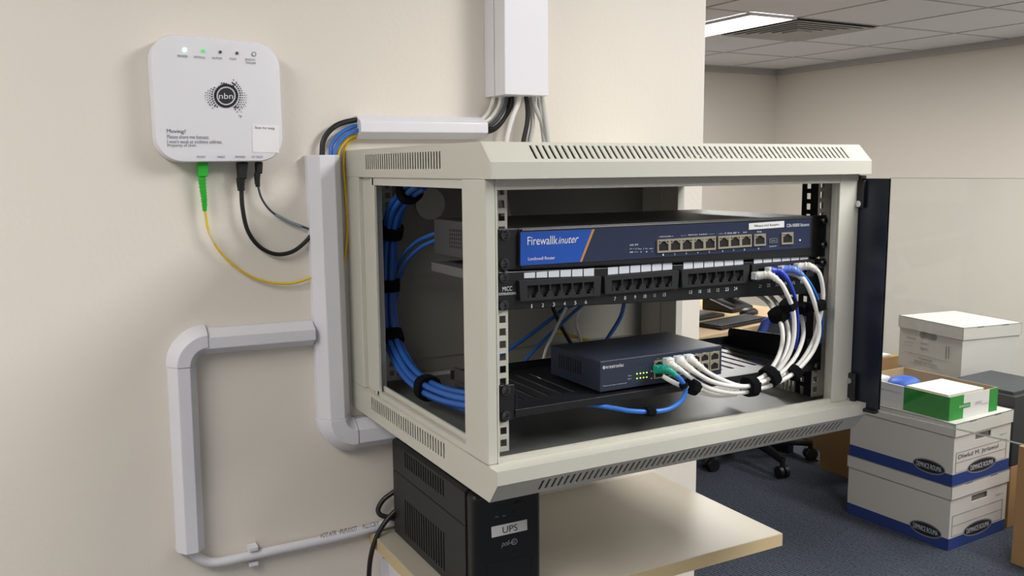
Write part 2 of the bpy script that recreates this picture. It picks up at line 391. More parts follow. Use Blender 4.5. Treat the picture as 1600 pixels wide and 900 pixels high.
# cables from the riser
rs = [((772,146), (768,165), (758,182), (745,190), M_cw, 'pale cable nearest the wall leaving the riser into the horizontal duct', -.012),
      ((782,146), (780,165), (765,186), (745,196), M_cw, 'second pale cable leaving the riser into the horizontal duct', -.018),
      ((792,146), (788,168), (770,193), (745,200), M_cgd, 'slate grey cable leaving the riser into the horizontal duct', -.026),
      ((800,146), (797,170), (776,198), (745,204), M_cbk, 'black cable sweeping from the riser into the horizontal duct', -.030),
      ((796,146), (792,178), (772,203), (745,207), M_cbk, 'lower black cable curving from the riser into the duct end', -.022)]
for a, b, c, d, mt, lb, y in rs:
    cable('network_cable', [(a[0], a[1]-14, y), a+(y,), b+(y,), c+(y,), d+(-.016,), (d[0]-12, d[1], -.014)], .0033, mt, lb)
dn = [([(812,140),(810,160),(800,185),(792,215),(790,235)], M_cw, 'white cable dropping from the riser behind the cabinet, leftmost of the drops', -.045),
      ([(804,140),(806,160),(800,190),(793,215),(790,235)], M_cg, 'grey cable dropping close behind the leftmost white one', -.03),
      ([(820,140),(824,165),(824,190),(818,220),(815,240)], M_cbk, 'black cable dropping straight from the riser behind the cabinet', -.04),
      ([(828,140),(831,165),(832,195),(828,220),(828,240)], M_cg, 'grey cable dropping just right of the straight black one', -.035),
      ([(832,140),(836,165),(846,190),(856,220),(860,240)], M_cg, 'grey cable slanting right as it drops from the riser', -.045),
      ([(842,140),(843,165),(847,195),(850,220),(852,240)], M_cg, 'grey cable dropping from the right end of the riser', -.03),
      ([(846,140),(849,165),(853,195),(856,220),(858,240)], M_cg, 'rightmost grey cable dropping from the riser', -.05)]
for pts, mt, lb, y in dn: cable('network_cable', [(a, b, y) for a, b in pts], .0040, mt, lb)

# fibre lead with green connector
yy = -.016
t = thing('fibre_lead', (.215, -.016, 1.46), 'yellow fibre lead with green connector hanging from the network box', 'cable')
q = QY(-.009, (306, 252), (323, 252), (322, 276), (308, 276))
m = MB(); m.slab(q, 0, 1, 0, 1, 0, .014); m.build('connector', M_green, t, bevel=.001)
m = MB(); c = Y(315, 275, yy); 
pb = path([(315, 274, yy), (317, 295, yy), (319, 312, yy), (320, 330, yy)])
m.tube(pb, .005, n=12, per=4, radii=lambda k: .0052 - .0022*k)
for i in range(9):
    k = .1 + i*.09; j = smooth(pb, 10); a = j[int(k*(len(j)-1))]; m.cyl(a - Vector((0, 0, .0005)), (.1, 0, -1), .0062-.0022*k, .0012, 12)
m.build('boot', M_green, t, smooth_=True)
fp = [(320, 328, yy), (326, 360, yy), (340, 388, -.014), (362, 412, -.012), (392, 432, -.010), (425, 442, -.009), (455, 443, -.009), (480, 436, -.009), (498, 428, -.009)]
m = MB(); m.tube(path(fp), .0019, n=10); m.build('jacket', M_cy, t, smooth_=True)
m = MB(); m.tube(path([(326, 360, yy), (332, 373, yy), (336, 380, -.015)]), .0026, n=12); m.build('marker_sleeve', mat('clear_sleeve', '#d9cfa8', .3), t, smooth_=True)
# black power lead
t = thing('power_lead', (.28, -.016, 1.46), 'thick black power lead looping from the network box to the trunking', 'cable')
q = QY(-.006, (368, 253), (384, 253), (382, 280), (370, 280))
MB().slab(q, 0, 1, 0, 1, 0, .018).build('plug', M_blackp, t, bevel=.002)
m = MB(); m.tube(path([(376, 278, yy), (376, 288, yy), (377, 298, yy)]), .0055, n=12, radii=lambda k: .0062-.0014*k)
for i in range(5): a = Y(376+i*.2, 280+i*4, yy); m.cyl(a, (0, 0, -1), .0068-.0003*i, .0012, 12)
m.build('boot', M_blackp, t, smooth_=True)
m = MB(); m.tube(path([(377, 292, yy), (379, 325, yy), (387, 360, -.014), (405, 385, -.012), (430, 397, -.011), (455, 394, -.011), (475, 380, -.011), (492, 360, -.011)]), .0032, n=12)
m.build('jacket', M_cbk, t, smooth_=True)
# slate lead
t = thing('data_lead', (.3, -.014, 1.46), 'thin slate lead with a pale marker sleeve joining the trunking below the network box', 'cable')
q = QY(-.006, (397, 253), (408, 253), (407, 272), (398, 272))
MB().slab(q, 0, 1, 0, 1, 0, .014).build('plug', M_blackp, t, bevel=.002)
m = MB(); m.tube(path([(402, 270, yy), (402, 282, yy), (403, 292, yy)]), .004, n=12, radii=lambda k: .0045-.0012*k)
for i in range(4): a = Y(402, 274+i*4, yy); m.cyl(a, (0, 0, -1), .0052-.0003*i, .0012, 12)
m.build('boot', M_blackp, t, smooth_=True)
sp = [(403, 290, yy), (408, 308, yy), (418, 324, -.014), (430, 335, -.012), (450, 346, -.011), (475, 355, -.010), (492, 361, -.009)]
MB().tube(path(sp), .0017, n=10).build('jacket', M_cgd, t, smooth_=True)
MB().tube(path([(430, 335, -.012), (450, 346, -.011), (471, 354, -.0105)]), .0027, n=12).build('marker_sleeve', mat('slate_sleeve', '#8d979f', .4), t, smooth_=True)

# conduit with clip at the bottom
t = thing('white_conduit', (.3, -.012, .86), 'round white conduit sweeping right from the lower wall trunking to the shelf', 'conduit')
cp = [(300, 862, -.012), (312, 873, -.012), (335, 879, -.012), (375, 872, -.012), (430, 860, -.012), (500, 845, -.012), (560, 831, -.012), (616, 815, -.012), (650, 806, -.012)]
MB().tube(path(cp), .0074, n=14).build('pipe', M_pvc, t, smooth_=True)
m = MB(); q = QY(-.0198, (500, 834), (592, 814), (592, 821), (500, 841)); m.text('VOT ATR   IPLPUUOT', q, 0, .62, 0, 1, .0003); m.text('PLLUCB/Y', q, .72, 1, 0, 1, .0003)
m.build('printed_text', M_dink, t)
m = MB(); q = QY(-.001, (385, 850), (399, 847), (401, 878), (387, 881)); m.slab(q, 0, 1, 0, .18, 0, .02).slab(q, 0, 1, .82, 1.0, 0, .014).slab(q, 0, 1, .0, 1., 0, .003)
tag(m.build('conduit_clip', M_white, bevel=.0008), 'small white clip holding the round conduit to the wall', 'clip')

# ------------------------------------------------------------------ the wall cabinet
X0, X1 = .4468, 1.047
cab = thing('wall_rack_cabinet', ((X0+X1)/2, -.25, 1.068), 'open light grey wall-mounted rack cabinet with slotted top and base', 'rack cabinet')
TH = .0016
def cap_part():
    m = MB(); zt, zs, zb = 1.479, 1.4563, 1.438; yt, yf = -.479, -.502
    # side faces with vertical slots, seen left; the right one mirrors it
    for x, s in ((X0, 1), (X1, -1)):
        q = Q((x, -.001, zt), (x, yt, zt), (x, yt, zb), (x, -.001, zb))
        if s < 0: q.n = -q.n * 1; q.n = Vector((1, 0, 0))
        m.slots(q, 32, .205, .77, .2, .72, -.0005, 0, .45)
        m.prism([(yt, zt), (yf, zs), (yf, zb), (yt, zb)], lambda u, v, k: Vector((x + k*s, u, v)), 0, TH)
    # sloped front with slots, vertical front
    q = Q((X0+.0018, yt, zt), (X1-.0018, yt, zt), (X1-.0018, yf, zs), (X0+.0018, yf, zs))
    m.slots(q, 60, .095, .935, .17, .84, -TH, 0, .42)
    e = TH+.0001
    m.box(X0+e, X1-e, yf, yf+TH, zb, zs); m.box(X0+e, X1-e, yf+TH, -.003, zb, zb+TH)
    m.box(X0+e, X1-e, yt+.0002, -.001, zt-TH, zt); m.box(X0+e, X1-e, -.003, -.001, zb, zt-TH)
    return m
cap_part().build('top_cap', M_cab, cab)
def base_part():
    m = MB(); zt, zs, zb = 1.1103, 1.0938, 1.068; yb, yf = -.491, -.511
    for x, s in ((X0, 1), (X1, -1)):
        q = Q((x, -.001, zt), (x, yb, zt), (x, yb, zb), (x, -.001, zb))
        q.n = Vector((-s, 0, 0))
        m.slots(q, 32, .19, .745, .15, .62, -.0005, 0, .45)
        m.prism([(yb, zt), (yf, zt), (yf, zs), (yb, zb)], lambda u, v, k: Vector((x + k*s, u, v)), 0, TH)
    q = Q((X0+.0018, yf, zs), (X1-.0018, yf, zs), (X1-.0018, yb, zb), (X0+.0018, yb, zb))
    m.slots(q, 58, .1, .935, .2, .82, -TH, 0, .42)
    e = TH+.0001
    m.box(X0+e, X1-e, yf, yf+TH, zs, zt-TH); m.box(X0+e, X1-e, yf, -.4856, zt-TH, zt)
    m.box(X0+e, X1-e, yb+.0002, -.001, zb, zb+TH); m.box(X0+e, X1-e, -.003, -.001, zb+TH, zt-.0005)
    m.box(X0+e, X0+.0135, -.4855, -.0035, zt-TH, zt); m.box(X1-.0135, X1-e, -.4855, -.0035, zt-TH, zt)
    m.box(X0+.0145, X1-.0145, -.4855, -.480, 1.10, 1.1165)     # front lip
    return m
base_part().build('base', M_cab, cab)
MB().box(X0+.0145, X1-.0145, -.4795, -.0065, 1.1, 1.1022).build('floor_pan', mat('floor_pan_grey', '#5d5f5d', .33, bump=.2, bscale=900), cab)
# side rails of the windows (top and bottom lips)
for x, s in ((X0, 1), (X1, -1)):
    m = MB()
    m.box(*sorted((x+s*.003, x+s*.008)), -.43, -.115, 1.1103, 1.1175).box(*sorted((x+s*.011, x+s*.014)), -.43, -.115, 1.1103, 1.1245)
    m.build('window_lip', M_cab, cab)
    MB().box(*sorted((x+s*.003, x+s*.008)), -.43, -.115, 1.4265, 1.4379).build('window_lip', M_cab, cab)
# posts
ZP0, ZP1 = 1.1103, 1.438
m = MB().box(X0, X0+.0135, -.487, -.427, ZP0, ZP1); m.build('corner_post', M_cab, cab, bevel=.002)
m = MB().box(X0, X0+.02, -.062, -.001, ZP0, ZP1).box(X0+.007, X0+.0215, -.106, -.062, ZP0, ZP1).box(X0+.003, X0+.008, -.122, -.106, ZP0, ZP1)
m.build('corner_post', M_cab, cab, bevel=.0012)
m = MB().box(1.003, 1.042, -.487, -.480, ZP0, ZP1).box(1.029, 1.042, -.480, -.43, ZP0, ZP1).box(1.003, 1.005, -.480, -.472, ZP0, ZP1); m.build('corner_post', M_cab, cab, bevel=.001)
m = MB().box(1.022, X1, -.062, -.001, ZP0, ZP1).box(1.025, X1-.007, -.106, -.062, ZP0, ZP1); m.build('corner_post', M_cab, cab, bevel=.0012)
m = MB().box(X0+.0135, 1.003, -.487, -.481, 1.4255, 1.438).box(X0+.0135, X0+.016, -.487, -.45, ZP0, 1.4255); m.build('front_frame', M_cab, cab, bevel=.0008)
# back panel
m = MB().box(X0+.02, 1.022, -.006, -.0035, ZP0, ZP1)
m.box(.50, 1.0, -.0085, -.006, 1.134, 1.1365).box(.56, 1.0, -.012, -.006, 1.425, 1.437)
m.build('back_panel', M_cab_shade, cab)
m = MB(); c = Y(703-30, 322, -.007)
m.cyl(Vector((.588, -.0065, 1.392)), (0, -1, 0), .026, .003, 24)
m.build('knockout', mat('knockout_paint', '#c2c0b4', .45), cab)
# mounting rails with square holes
def rail(xa, xb, y, hx0, hx1, name='mounting_rail', mt=M_cab, side=0, z0=1.111, z1=1.4255):
    m = MB(); z = z0 + .006; H = .0088; pit = .0151
    m.box(xa, hx0, y, y+TH, z0, z1).box(hx1, xb, y, y+TH, z0, z1).box(hx0, hx1, y, y+TH, z0, z)
    while z + pit < z1:
        m.box(hx0, hx1, y, y+TH, z+H, z+pit); z += pit
    if z < z1: m.box(hx0, hx1, y, y+TH, z+H, max(z1, z+H+.001))
    if side: m.box(*sorted((xa if side < 0 else xb, (xa if side < 0 else xb)+side*-TH)), y+TH, y+.03, z0, z1)
    return m.build(name, mt, cab)
rail(.4765, .4948, -.450, .4832, .4920)
rail(1.0030, 1.0262, -.450, 1.0055, 1.0143)
rail(.4945, .5125, -.033, .5005, .5085)
q = QX(1.0265, (1190, 590), (1262, 575), (1262, 614), (1190, 628))
MB().slots(q, 12, .04, .96, .1, .92, -.001, 0, .35).build('side_vent_strip', M_cab, cab)
# side flange of the right rail, its shade painted black, holes open
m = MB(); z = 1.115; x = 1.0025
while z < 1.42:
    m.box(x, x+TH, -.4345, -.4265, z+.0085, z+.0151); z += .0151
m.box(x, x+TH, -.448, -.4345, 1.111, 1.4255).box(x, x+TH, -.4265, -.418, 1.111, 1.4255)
m.build('shaded_flange', M_black, cab)
# glass door swung open on the right
hx, hy = 1.045, -.484
ang = math.atan2(-.7254+.484, 1.0788-1.045); du = Vector((math.cos(ang), math.sin(ang), 0)); dn_ = Vector((-du.y, du.x, 0))
def DT(u, v, z): return Vector((hx, hy, 0)) + du*u + dn_*v + Vector((0, 0, z))
zd0, zd1 = 1.106, 1.432
gm = bpy.data.materials.new('door_glass'); gm.use_nodes = True; b = gm.node_tree.nodes['Principled BSDF']
b.inputs['Base Color'].default_value = (.95, .985, .97, 1); b.inputs['Roughness'].default_value = 0.0; b.inputs['Transmission Weight'].default_value = 1; b.inputs['IOR'].default_value = 1.3
gd = MB().box(.0, .56, 0, .004, zd0-.004, zd1, DT).build('glass_door', gm, cab)
M_gedge = mat('glass_edge_tint', '#a9b5ae', .25)
MB().box(.046, .56, -.0003, .0043, zd0-.0052, zd0-.0041, DT).build('glass_edge', M_gedge, gd)
MB().box(.046, .56, -.0003, .0043, zd1+.0001, zd1+.0008, DT).build('glass_edge', M_gedge, gd)
m = MB().box(.0, .0455, -.0015, -.0002, zd0-.003, zd1-.0005, DT).box(.0, .0455, .0042, .0052, zd0-.003, zd1-.0005, DT)
m.build('dark_border', mat('door_navy', '#161d2c', .25), gd)
m = MB().box(-.003, .006, -.006, .008, zd1-.04, zd1+.004, DT).box(.001, .012, -.008, -.0015, zd1-.042, zd1-.003, DT); m.build('upper_hinge', M_blackp, gd, bevel=.001)
m = MB().box(-.006, .013, -.010, -.0015, zd0+.0, zd0+.045, DT).box(-.006, .045, -.008, .004, zd0-.008, zd0-.003, DT); m.build('lower_hinge', M_blackp, gd, bevel=.0015)
for z in (zd1-.036,): MB().cyl(DT(.006, -.0079, z), -dn_, .0045, .003, 16).build('hinge_screw', M_steel, gd, smooth_=True)
for z in (zd0+.034, zd0+.006): MB().cyl(DT(.004, -.0098, z), -dn_, .0042 if z > 1.13 else .003, .002, 16).build('hinge_screw', M_steel, gd, smooth_=True)

# ------------------------------------------------------------------ rack gear
def screw(px, py, y, parent, r=.0062):
    c = Y(px, py, y); m = MB()
    m.cyl(c, (0, -1, 0), r, .002, 20).cyl(c + Vector((0, -.002, 0)), (0, -1, 0), r*.82, .0025, 20, r*.5)
    s = m.build('screw', M_screw, parent, smooth_=True)
    k = MB().box(c.x-.0028, c.x+.0028, c.y-.0050, c.y-.0046, c.z-.0006, c.z+.0006).box(c.x-.0006, c.x+.0006, c.y-.0050, c.y-.0046, c.z-.0028, c.z+.0028)
    k.build('cross_slot', M_dark, s)
YE = -.4535      # front of the ears
fw = thing('rack_firewall', (.75, -.33, 1.33), 'navy and black rack firewall with blue nameplate, topmost unit in the cabinet', 'network device')
qe = QY(YE, (778, 358), (1292, 336), (1289, 401), (778, 423))
EL, ER = .051, .945
for s0_, s1_ in ((0, EL), (ER, 1)): MB().slab(qe, s0_, s1_, 0, 1, -.002, .0).build('mounting_ear', M_black, fw, bevel=.0015)
# chassis
q0 = [qe(EL, 0), qe(ER, 0), qe(ER, 1), qe(EL, 1)]
m = MB(); bk = [Vector((p.x, -.206, p.z)) for p in q0]; fr = [p + Vector((0, .0005, 0)) for p in q0]
m.hexa([fr[3], fr[2], fr[1], fr[0], bk[3], bk[2], bk[1], bk[0]])
m.build('chassis', mat('chassis_dark', '#38383b', .4, bump=.05, bscale=1500), fw, bevel=.001)
m = MB(); m.slab(qe, EL+.003, ER-.003, .02, .98, .0, .004); m.build('bezel', M_black, fw, bevel=.0015)
yb_ = YE-.0042
qp = QY(yb_, (812, 361), (1267, 341), (1265, 387), (812, 416))
m = MB().slab(qp, .0, 1, 0.02, 1, 0, .0006); m.build('front_panel', M_navy, fw)
qb = QY(yb_-.0007, (813, 363), (929, 358), (909, 409), (813, 415))
m = MB(); m.slab(qb, 0, .965, 0, 1, 0, .0004); m.build('nameplate', M_blue, fw)
m = MB(); m.slab(qb, .965, 1.0, 0, 1, 0, .0005); m.build('stripe', M_gold, fw)
m = MB(); m.text('Firewallk', QY(yb_-.0012, (824, 370), (871, 368), (871, 381.5), (824, 383)), 0, 1, 0, 1)
m.text('inuter', QY(yb_-.0012, (872, 371), (904, 367), (903, 379), (872, 381)), 0, .96, 0, 1, shear=.08)
m.text('Lontlowall Router', QY(yb_-.0012, (825, 402), (867, 400), (867, 405), (825, 407)), 0, 1, 0, 1)
m.build('nameplate_text', M_ink, fw); m = MB()
m.text('CSIv18i800 Sacaoca', QY(yb_-.0012, (1229, 350), (1264, 348), (1264, 353), (1229, 355)), 0, 1, 0, 1)
for x, yv, s in ((984, 383, '== =='), (984, 389, '17 = 3 Tau  1 5u  sou'), (984, 394, '88 ==  2    8    =')):
    m.text(s, QY(yb_-.0009, (x, yv-1), (x+(13 if '1' not in s and '8' not in s else 36), yv-2), (x+(13 if '1' not in s and '8' not in s else 36), yv), (x, yv+1)), 0, 1, 0, 1)
m.text('- HOOOM +', QY(yb_-.0009, (1028, 369), (1052, 368), (1052, 370), (1028, 371)), 0, 1, 0, 1)
m.text('---- IWO NSC ----', QY(yb_-.0009, (1064, 367), (1116, 364), (1116, 366), (1064, 369)), 0, 1, 0, 1)
m.text('--r-- S SNI AF +', QY(yb_-.0009, (1122, 364), (1155, 362), (1155, 365), (1122, 366)), 0, 1, 0, 1)
m.text('DIST', QY(yb_-.0009, (1161, 362), (1167, 362), (1167, 364), (1161, 364)), 0, 1, 0, 1); m.text('Eoa', QY(yb_-.0009, (1183, 361), (1190, 360), (1190, 363), (1183, 363)), 0, 1, 0, 1)
m.text('Sonsootion', QY(yb_-.0009, (1202, 384), (1213, 383), (1213, 385), (1202, 386)), 0, 1, 0, 1)
for i, x in enumerate((1036, 1054, 1072, 1090, 1108, 1129, 1146, 1163, 1185)):
    yv = 398 - (x-1036)*.063; m.text(str((i % 9)+1), QY(yb_-.0009, (x-1, yv-1.5), (x+1, yv-1.5), (x+1, yv+1.5), (x-1, yv+1.5)), 0, 1, 0, 1)
m.build('printed_text', M_ink, fw)
q = QY(yb_-.0008, (1170, 349), (1225, 345), (1225, 355), (1170, 359))
sk = MB().slab(q, 0, 1, 0, 1, 0, .0004).build('white_sticker', M_paper, fw)
MB().text('Pilware Int2 Kanpira', q, .15, .85, .3, .75, .0007).build('sticker_text', M_dink, sk)
def jacks(q, n, parent, mt, name='port_block', depth=.006, mar=.1, flip=False, pins=True):
    """a block of square sockets with stepped keyways, q is its outline"""
    m = MB(); W = 1/n; a = mar*W
    t0, t1 = .14, .86
    m.slab(q, 0, 1, 0, t0, 0, depth).slab(q, 0, 1, t1, 1, 0, depth)
    for i in range(n+1):
        m.slab(q, max(0, i*W-a), min(1, i*W+a), t0, t1, 0, depth)
    for i in range(n):
        l, r = i*W+a, (i+1)*W-a; w_ = r-l
        for k, (f, h) in enumerate(((.18, .26), (.3, .13))):
            if not flip:
                m.slab(q, l, l+w_*f, t1-h*(t1-t0), t1, 0, depth*.98).slab(q, r-w_*f, r, t1-h*(t1-t0), t1, 0, depth*.98)
            else:
                m.slab(q, l, l+w_*f, t0, t0+h*(t1-t0), 0, depth*.98).slab(q, r-w_*f, r, t0, t0+h*(t1-t0), 0, depth*.98)
    o = m.build(name, mt, parent)
    MB().slab(q, .01, .99, .05, .95, .0001, .0006).build('socket', M_dark, o)
    return o
yp = yb_-.0007
jacks(QY(yp, (1026, 374.5), (1117, 369), (1117, 390), (1026, 395)), 5, fw, M_port, depth=.0022, flip=True)
jacks(QY(yp, (1121, 369), (1173, 366), (1173, 385), (1121, 389)), 3, fw, M_port, depth=.0022, flip=True)
jacks(QY(yp, (1177, 366), (1195, 365), (1195, 383.5), (1177, 384.5)), 1, fw, M_port, depth=.0022, flip=True)
jacks(QY(yp, (1220, 363.5), (1238, 362.5), (1238, 381), (1220, 382)), 1, fw, M_port, depth=.0022, flip=True)
q = QY(yp, (1201, 373), (1214, 372), (1214, 379), (1201, 380)); m = MB().slab(q, 0, 1, 0, .15, 0, .001).slab(q, 0, 1, .85, 1, 0, .001).slab(q, 0, .1, 0, 1, 0, .001).slab(q, .9, 1, 0, 1, 0, .001).slab(q, .2, .8, .4, .65, 0, .001)
o = m.build('usb_port', M_steel, fw); MB().slab(q, .02, .98, .05, .95, .0001, .0003).build('socket', M_dark, o)
MB().disc(qp, .956, .72, .003, .03, .0016, 12, .0005).build('reset_button', M_ink, fw)
for x, y in ((789, 367), (788, 412), (1287, 344), (1286, 382)): screw(x, y, YE, fw)
# chassis side vents, seen through the side window
q = QX(qe(EL, 0).x-.0001, (702, 357), (722, 358), (722, 391), (702, 388)); m = MB()
for i in range(6):
    for j in range(5): m.slab(q, i/6+.04, i/6+.11, j/5+.03, j/5+.15, 0, .0004)
m.build('side_vent', M_dark, fw)

pp = thing('patch_bay', (.75, -.40, 1.28), 'black rack patch panel with four blocks of numbered sockets below the firewall', 'patch panel')
qe = QY(YE, (778, 425), (1289, 404), (1285, 458), (778, 485))
m = MB(); m.slab(qe, 0, 1, 0, 1, -.003, .0); m.build('face_plate', M_black, pp, bevel=.0012)
m = MB().box(.502, .99, -.45, -.207, 1.3055, 1.3185); m.build('rear_housing', mat('housing_grey', '#58585b', .4), pp, bevel=.001)
blocks = [((808, 438), (936, 431), (934, 461), (810, 470), 6, '1 2 3 4 5 6', (818, 929, 428, 434, 421, 430)),
          ((941, 431), (1057, 422), (1055, 450), (942, 459), 6, '7 8 9 10 11 13', (949, 1051, 420, 428.5, 412, 420)),
          ((1061, 421), (1167, 413), (1165, 441), (1062, 449), 6, '13 18 15 12 23 24', (1067, 1162, 410, 419.5, 404, 412)),
          ((1171, 413), (1268, 405), (1267, 431), (1172, 440), 6, '21 22 22 91 95 96', (1177, 1263, 403, 411, 397, 404))]
nums = MB()
for a, b, c, d, n, s, (lx0, lx1, ly0, ly1, ry0, ry1) in blocks:
    q = QY(YE-.0002, a, b, c, d)
    qi = q.sub(.03, .97, .0, 1.)
    m = MB(); dp = .0055
    # housing frame around six sockets
    m.slab(q, 0, 1, 0, .26, 0, dp).slab(q, 0, 1, .86, 1, 0, dp).slab(q, 0, .09, .26, .86, 0, dp).slab(q, .91, 1, .26, .86, 0, dp)
    W = .82/n
    for i in range(n):
        l = .09 + i*W + W*.06; r = l + W*.88; w_ = r-l
        if i: m.slab(q, l-W*.12, l, .26, .86, 0, dp)
        m.slab(q, l, l+w_*.15, .60, .86, 0, dp*.99).slab(q, r-w_*.15, r, .60, .86, 0, dp*.99)
        m.slab(q, l+w_*.15, l+w_*.3, .72, .86, 0, dp*.99).slab(q, r-w_*.3, r-w_*.15, .72, .86, 0, dp*.99)
    o = m.build('socket_block', mat('socket_black', '#222326', .45), pp)
    MB().slab(q, .05, .95, .2, .9, .0002, .0006).build('socket', M_dark, o)
    ql = QY(YE-.0003, (lx0, ly0), (lx1, ry0), (lx1, ry1), (lx0, ly1))
    m = MB()
    for i in range(n): m.slab(ql, i/n+.006, (i+1)/n-.012, -.25, 1.1, 0, .0006)
    m.build('label_strip', M_lab, pp)
    nn = s.split()
    for i, k in enumerate(nn):
        c0 = q(.09 + (i+.5)*W, 1.0); wd = sum(.0011 if c_ == '1' else .0024 for c_ in k); h = .0046
        ctr = c0 + Vector((0, -.0002, -.0075)); sl = (q.p[2]-q.p[3]).normalized()
        qq = Q(ctr - sl*wd*.62 + Vector((0,0,h/2)), ctr + sl*wd*.62 + Vector((0,0,h/2)), ctr + sl*wd*.62 - Vector((0,0,h/2)), ctr - sl*wd*.62 - Vector((0,0,h/2)))
        nums.text(k, qq, 0, 1, 0, 1)
nums.text('MICC', QY(YE-.0003, (785, 448), (800, 447), (800, 454), (785, 455)), 0, 1, 0, 1)
nums.text('cotneutxcove', QY(YE-.0003, (779, 457), (806, 455.5), (806, 460), (779, 461.5)), 0, 1, 0, 1)
nums.text('A AOMR', QY(YE-.0003, (1278, 413), (1287, 412), (1287, 415), (1278, 416)), 0, 1, 0, 1); nums.text('P EMR', QY(YE-.0003, (1278, 417), (1286, 416), (1286, 418), (1278, 419)), 0, 1, 0, 1)
q = QY(YE-.0003, (1269, 414), (1277, 413), (1277, 419), (1269, 420)); nums.slab(q, 0, 1, 0, .15, 0, .0002).slab(q, 0, 1, .85, 1, 0, .0002).slab(q, 0, .12, 0, 1, 0, .0002).slab(q, .88, 1, 0, 1, 0, .0002)
nums.build('printed_text', M_ink, pp)
for x, y in ((787, 433), (787, 477), (1285, 396+16),): screw(x, y if x < 1000 else 414-4, YE, pp)

# ------------------------------------------------------------------ vented rack shelf
sh = thing('rack_shelf', (.75, -.33, 1.15), 'black slotted rack shelf carrying the small network switch', 'shelf')
zt = 1.1622; ya, yb2 = -.455, -.272
m = MB()
def trayslots(m, xa, xb, n):
    q = Q((xa, yb2, zt), (xb, yb2, zt), (xb, ya, zt), (xa, ya, zt)); q.n = Vector((0, 0, 1)); m.slots(q, n, .06, .94, .12, .80, -.0015, 0, .3)
trayslots(m, .5005, .62, 6)
m.box(.62, .82, ya, yb2, zt-.0015, zt)
trayslots(m, .82, 1.0, 8)
m.build('tray', mat('tray_black', '#1d1e22', .33, bump=.05, bscale=1800), sh)
MB().box(.5005, 1.0005, ya-.001, ya+.0015, 1.1525, zt).build('front_lip', M_black, sh, bevel=.0006)
MB().prism([(ya, 1.1525), (ya, 1.199), (-.28, 1.1885), (-.275, 1.1868), (-.272, 1.182), (-.272, 1.1525)], lambda u, v, k: Vector((k, u, v)), .9995, 1.0015).build('side_plate', M_black, sh)
MB().box(.5, 1.0, yb2, yb2+.0015, zt-.0015, zt+.012).build('rear_lip', M_black, sh)
ql = QY(YE, (780, 602), (804, 600), (804, 655), (780, 658)); qr = QY(YE, (1262, 530), (1284, 527), (1282, 578), (1260, 581))
for qq in (ql, qr): MB().slab(qq, 0, 1, 0, 1, -.002, .0006).build('mounting_ear', M_black, sh, bevel=.001)
for x, y in ((790, 609), (790, 649), (1275, 571)): screw(x, y, YE-.0007, sh)
MB().box(.502, .504, ya, -.28, 1.1525, 1.18).build('side_plate', M_black, sh)

# ------------------------------------------------------------------ the small switch
sx0, sx1, syf, syb = .6285, .8305, -.447, -.325
sz0, sz1 = zt+.003, 1.2055
sw = thing('network_switch', ((sx0+sx1)/2, (syf+syb)/2, zt), 'small dark navy network switch with green lights sitting on the rack shelf', 'network switch')
MB().box(sx0, sx1, syf, syb, sz0, sz1).build('case', M_switch, sw, bevel=.0012)
m = MB()
for x in (sx0+.015, sx1-.015):
    for y in (syf+.015, syb-.015): MB().cyl((x, y, zt), (0, 0, 1), .006, .0032, 14).build('foot', M_blackp, sw)
m = MB()
for i in range(10): y = syb-.024-.0058*i; m.box(sx0-.0004, sx0+.001, y-.0013, y+.0013, sz0+.014, sz1-.008)
m.build('side_vent', M_dark, sw)
z5 = lambda x, y: (840+x/5, 500+y/5)
m = MB(); yw = syf-.0003
m.text('rextronlac', QY(yw, z5(552, 348), z5(672, 335), z5(672, 362), z5(552, 380)), 0, 1, 0, 1)
m.text('Oxtent intronluxre  Ptmex ll-HD', QY(yw, z5(510, 513), z5(695, 488), z5(695, 494), z5(510, 520)), 0, 1, 0, 1)
m.ring(QY(yw, z5(508, 360), z5(530, 357), z5(530, 383), z5(508, 386)), .5, .5, .5, .5, .75, .0003); m.text('H', QY(yw, z5(514, 364), z5(544, 358), z5(544, 380), z5(514, 382)), 0, 1, 0, 1)
for i, x in enumerate((940, 1030, 1095, 1165, 1240, 1300, 1378)): m.text('0%d' % (i+1), QY(yw, z5(x-8, 300-(x-940)*.13), z5(x+10, 298-(x-940)*.13), z5(x+10, 303-(x-940)*.13), z5(x-8, 305-(x-940)*.13)), 0, 1, 0, 1)
m.text('SPEED', QY(yw, z5(705, 434), z5(732, 431), z5(732, 436), z5(705, 440)), 0, 1, 0, 1); m.text('LNK/ACT', QY(yw, z5(703, 458), z5(735, 454), z5(735, 460), z5(703, 465)), 0, 1, 0, 1)
m.build('printed_text', M_ink, sw)
ledg = mat('led_lime', '#c8f060', .4, emit=1.6); ledd = mat('led_dim', '#2f8a4a', .4, emit=.3)
for x in (776, 802, 827, 852):
    for y, mt, r in ((420, ledg, 6.5), (456, ledg, 6), (372, ledd, 2.5), (396, ledd, 2.5)):
        yv = y - (x-776)*.13; c = Y(*z5(x, yv), syf-.0001); MB().cyl(c, (0, -1, 0), r/5/1450, .0006, 12).build('indicator_light', mt, sw)
for x, y in ((888, 400), (888, 456)): c = Y(*z5(x, y), syf-.0001); MB().cyl(c, (0, -1, 0), .0009, .0006, 12).build('indicator_light', M_ink, sw)
yk = syf-.0002
for a, b, n in ((0, 0, 7),):
    for (ty0, ty1, fl) in ((0., .5, True), (.5, 1., False)):
        qq = QY(yk, (1021.5, 564), (1107, 550.5), (1107, 578), (1021.5, 592)).sub(0, 1, ty0, ty1)
        jacks(qq, 6, sw, M_port, depth=.0018, flip=True)
qq = QY(yk, (1109, 552.5), (1123, 550), (1122, 577), (1108, 579)); qq = QY(yk, (1108.5, 550.5), (1123, 548), (1122.5, 577), (1108, 579.5))
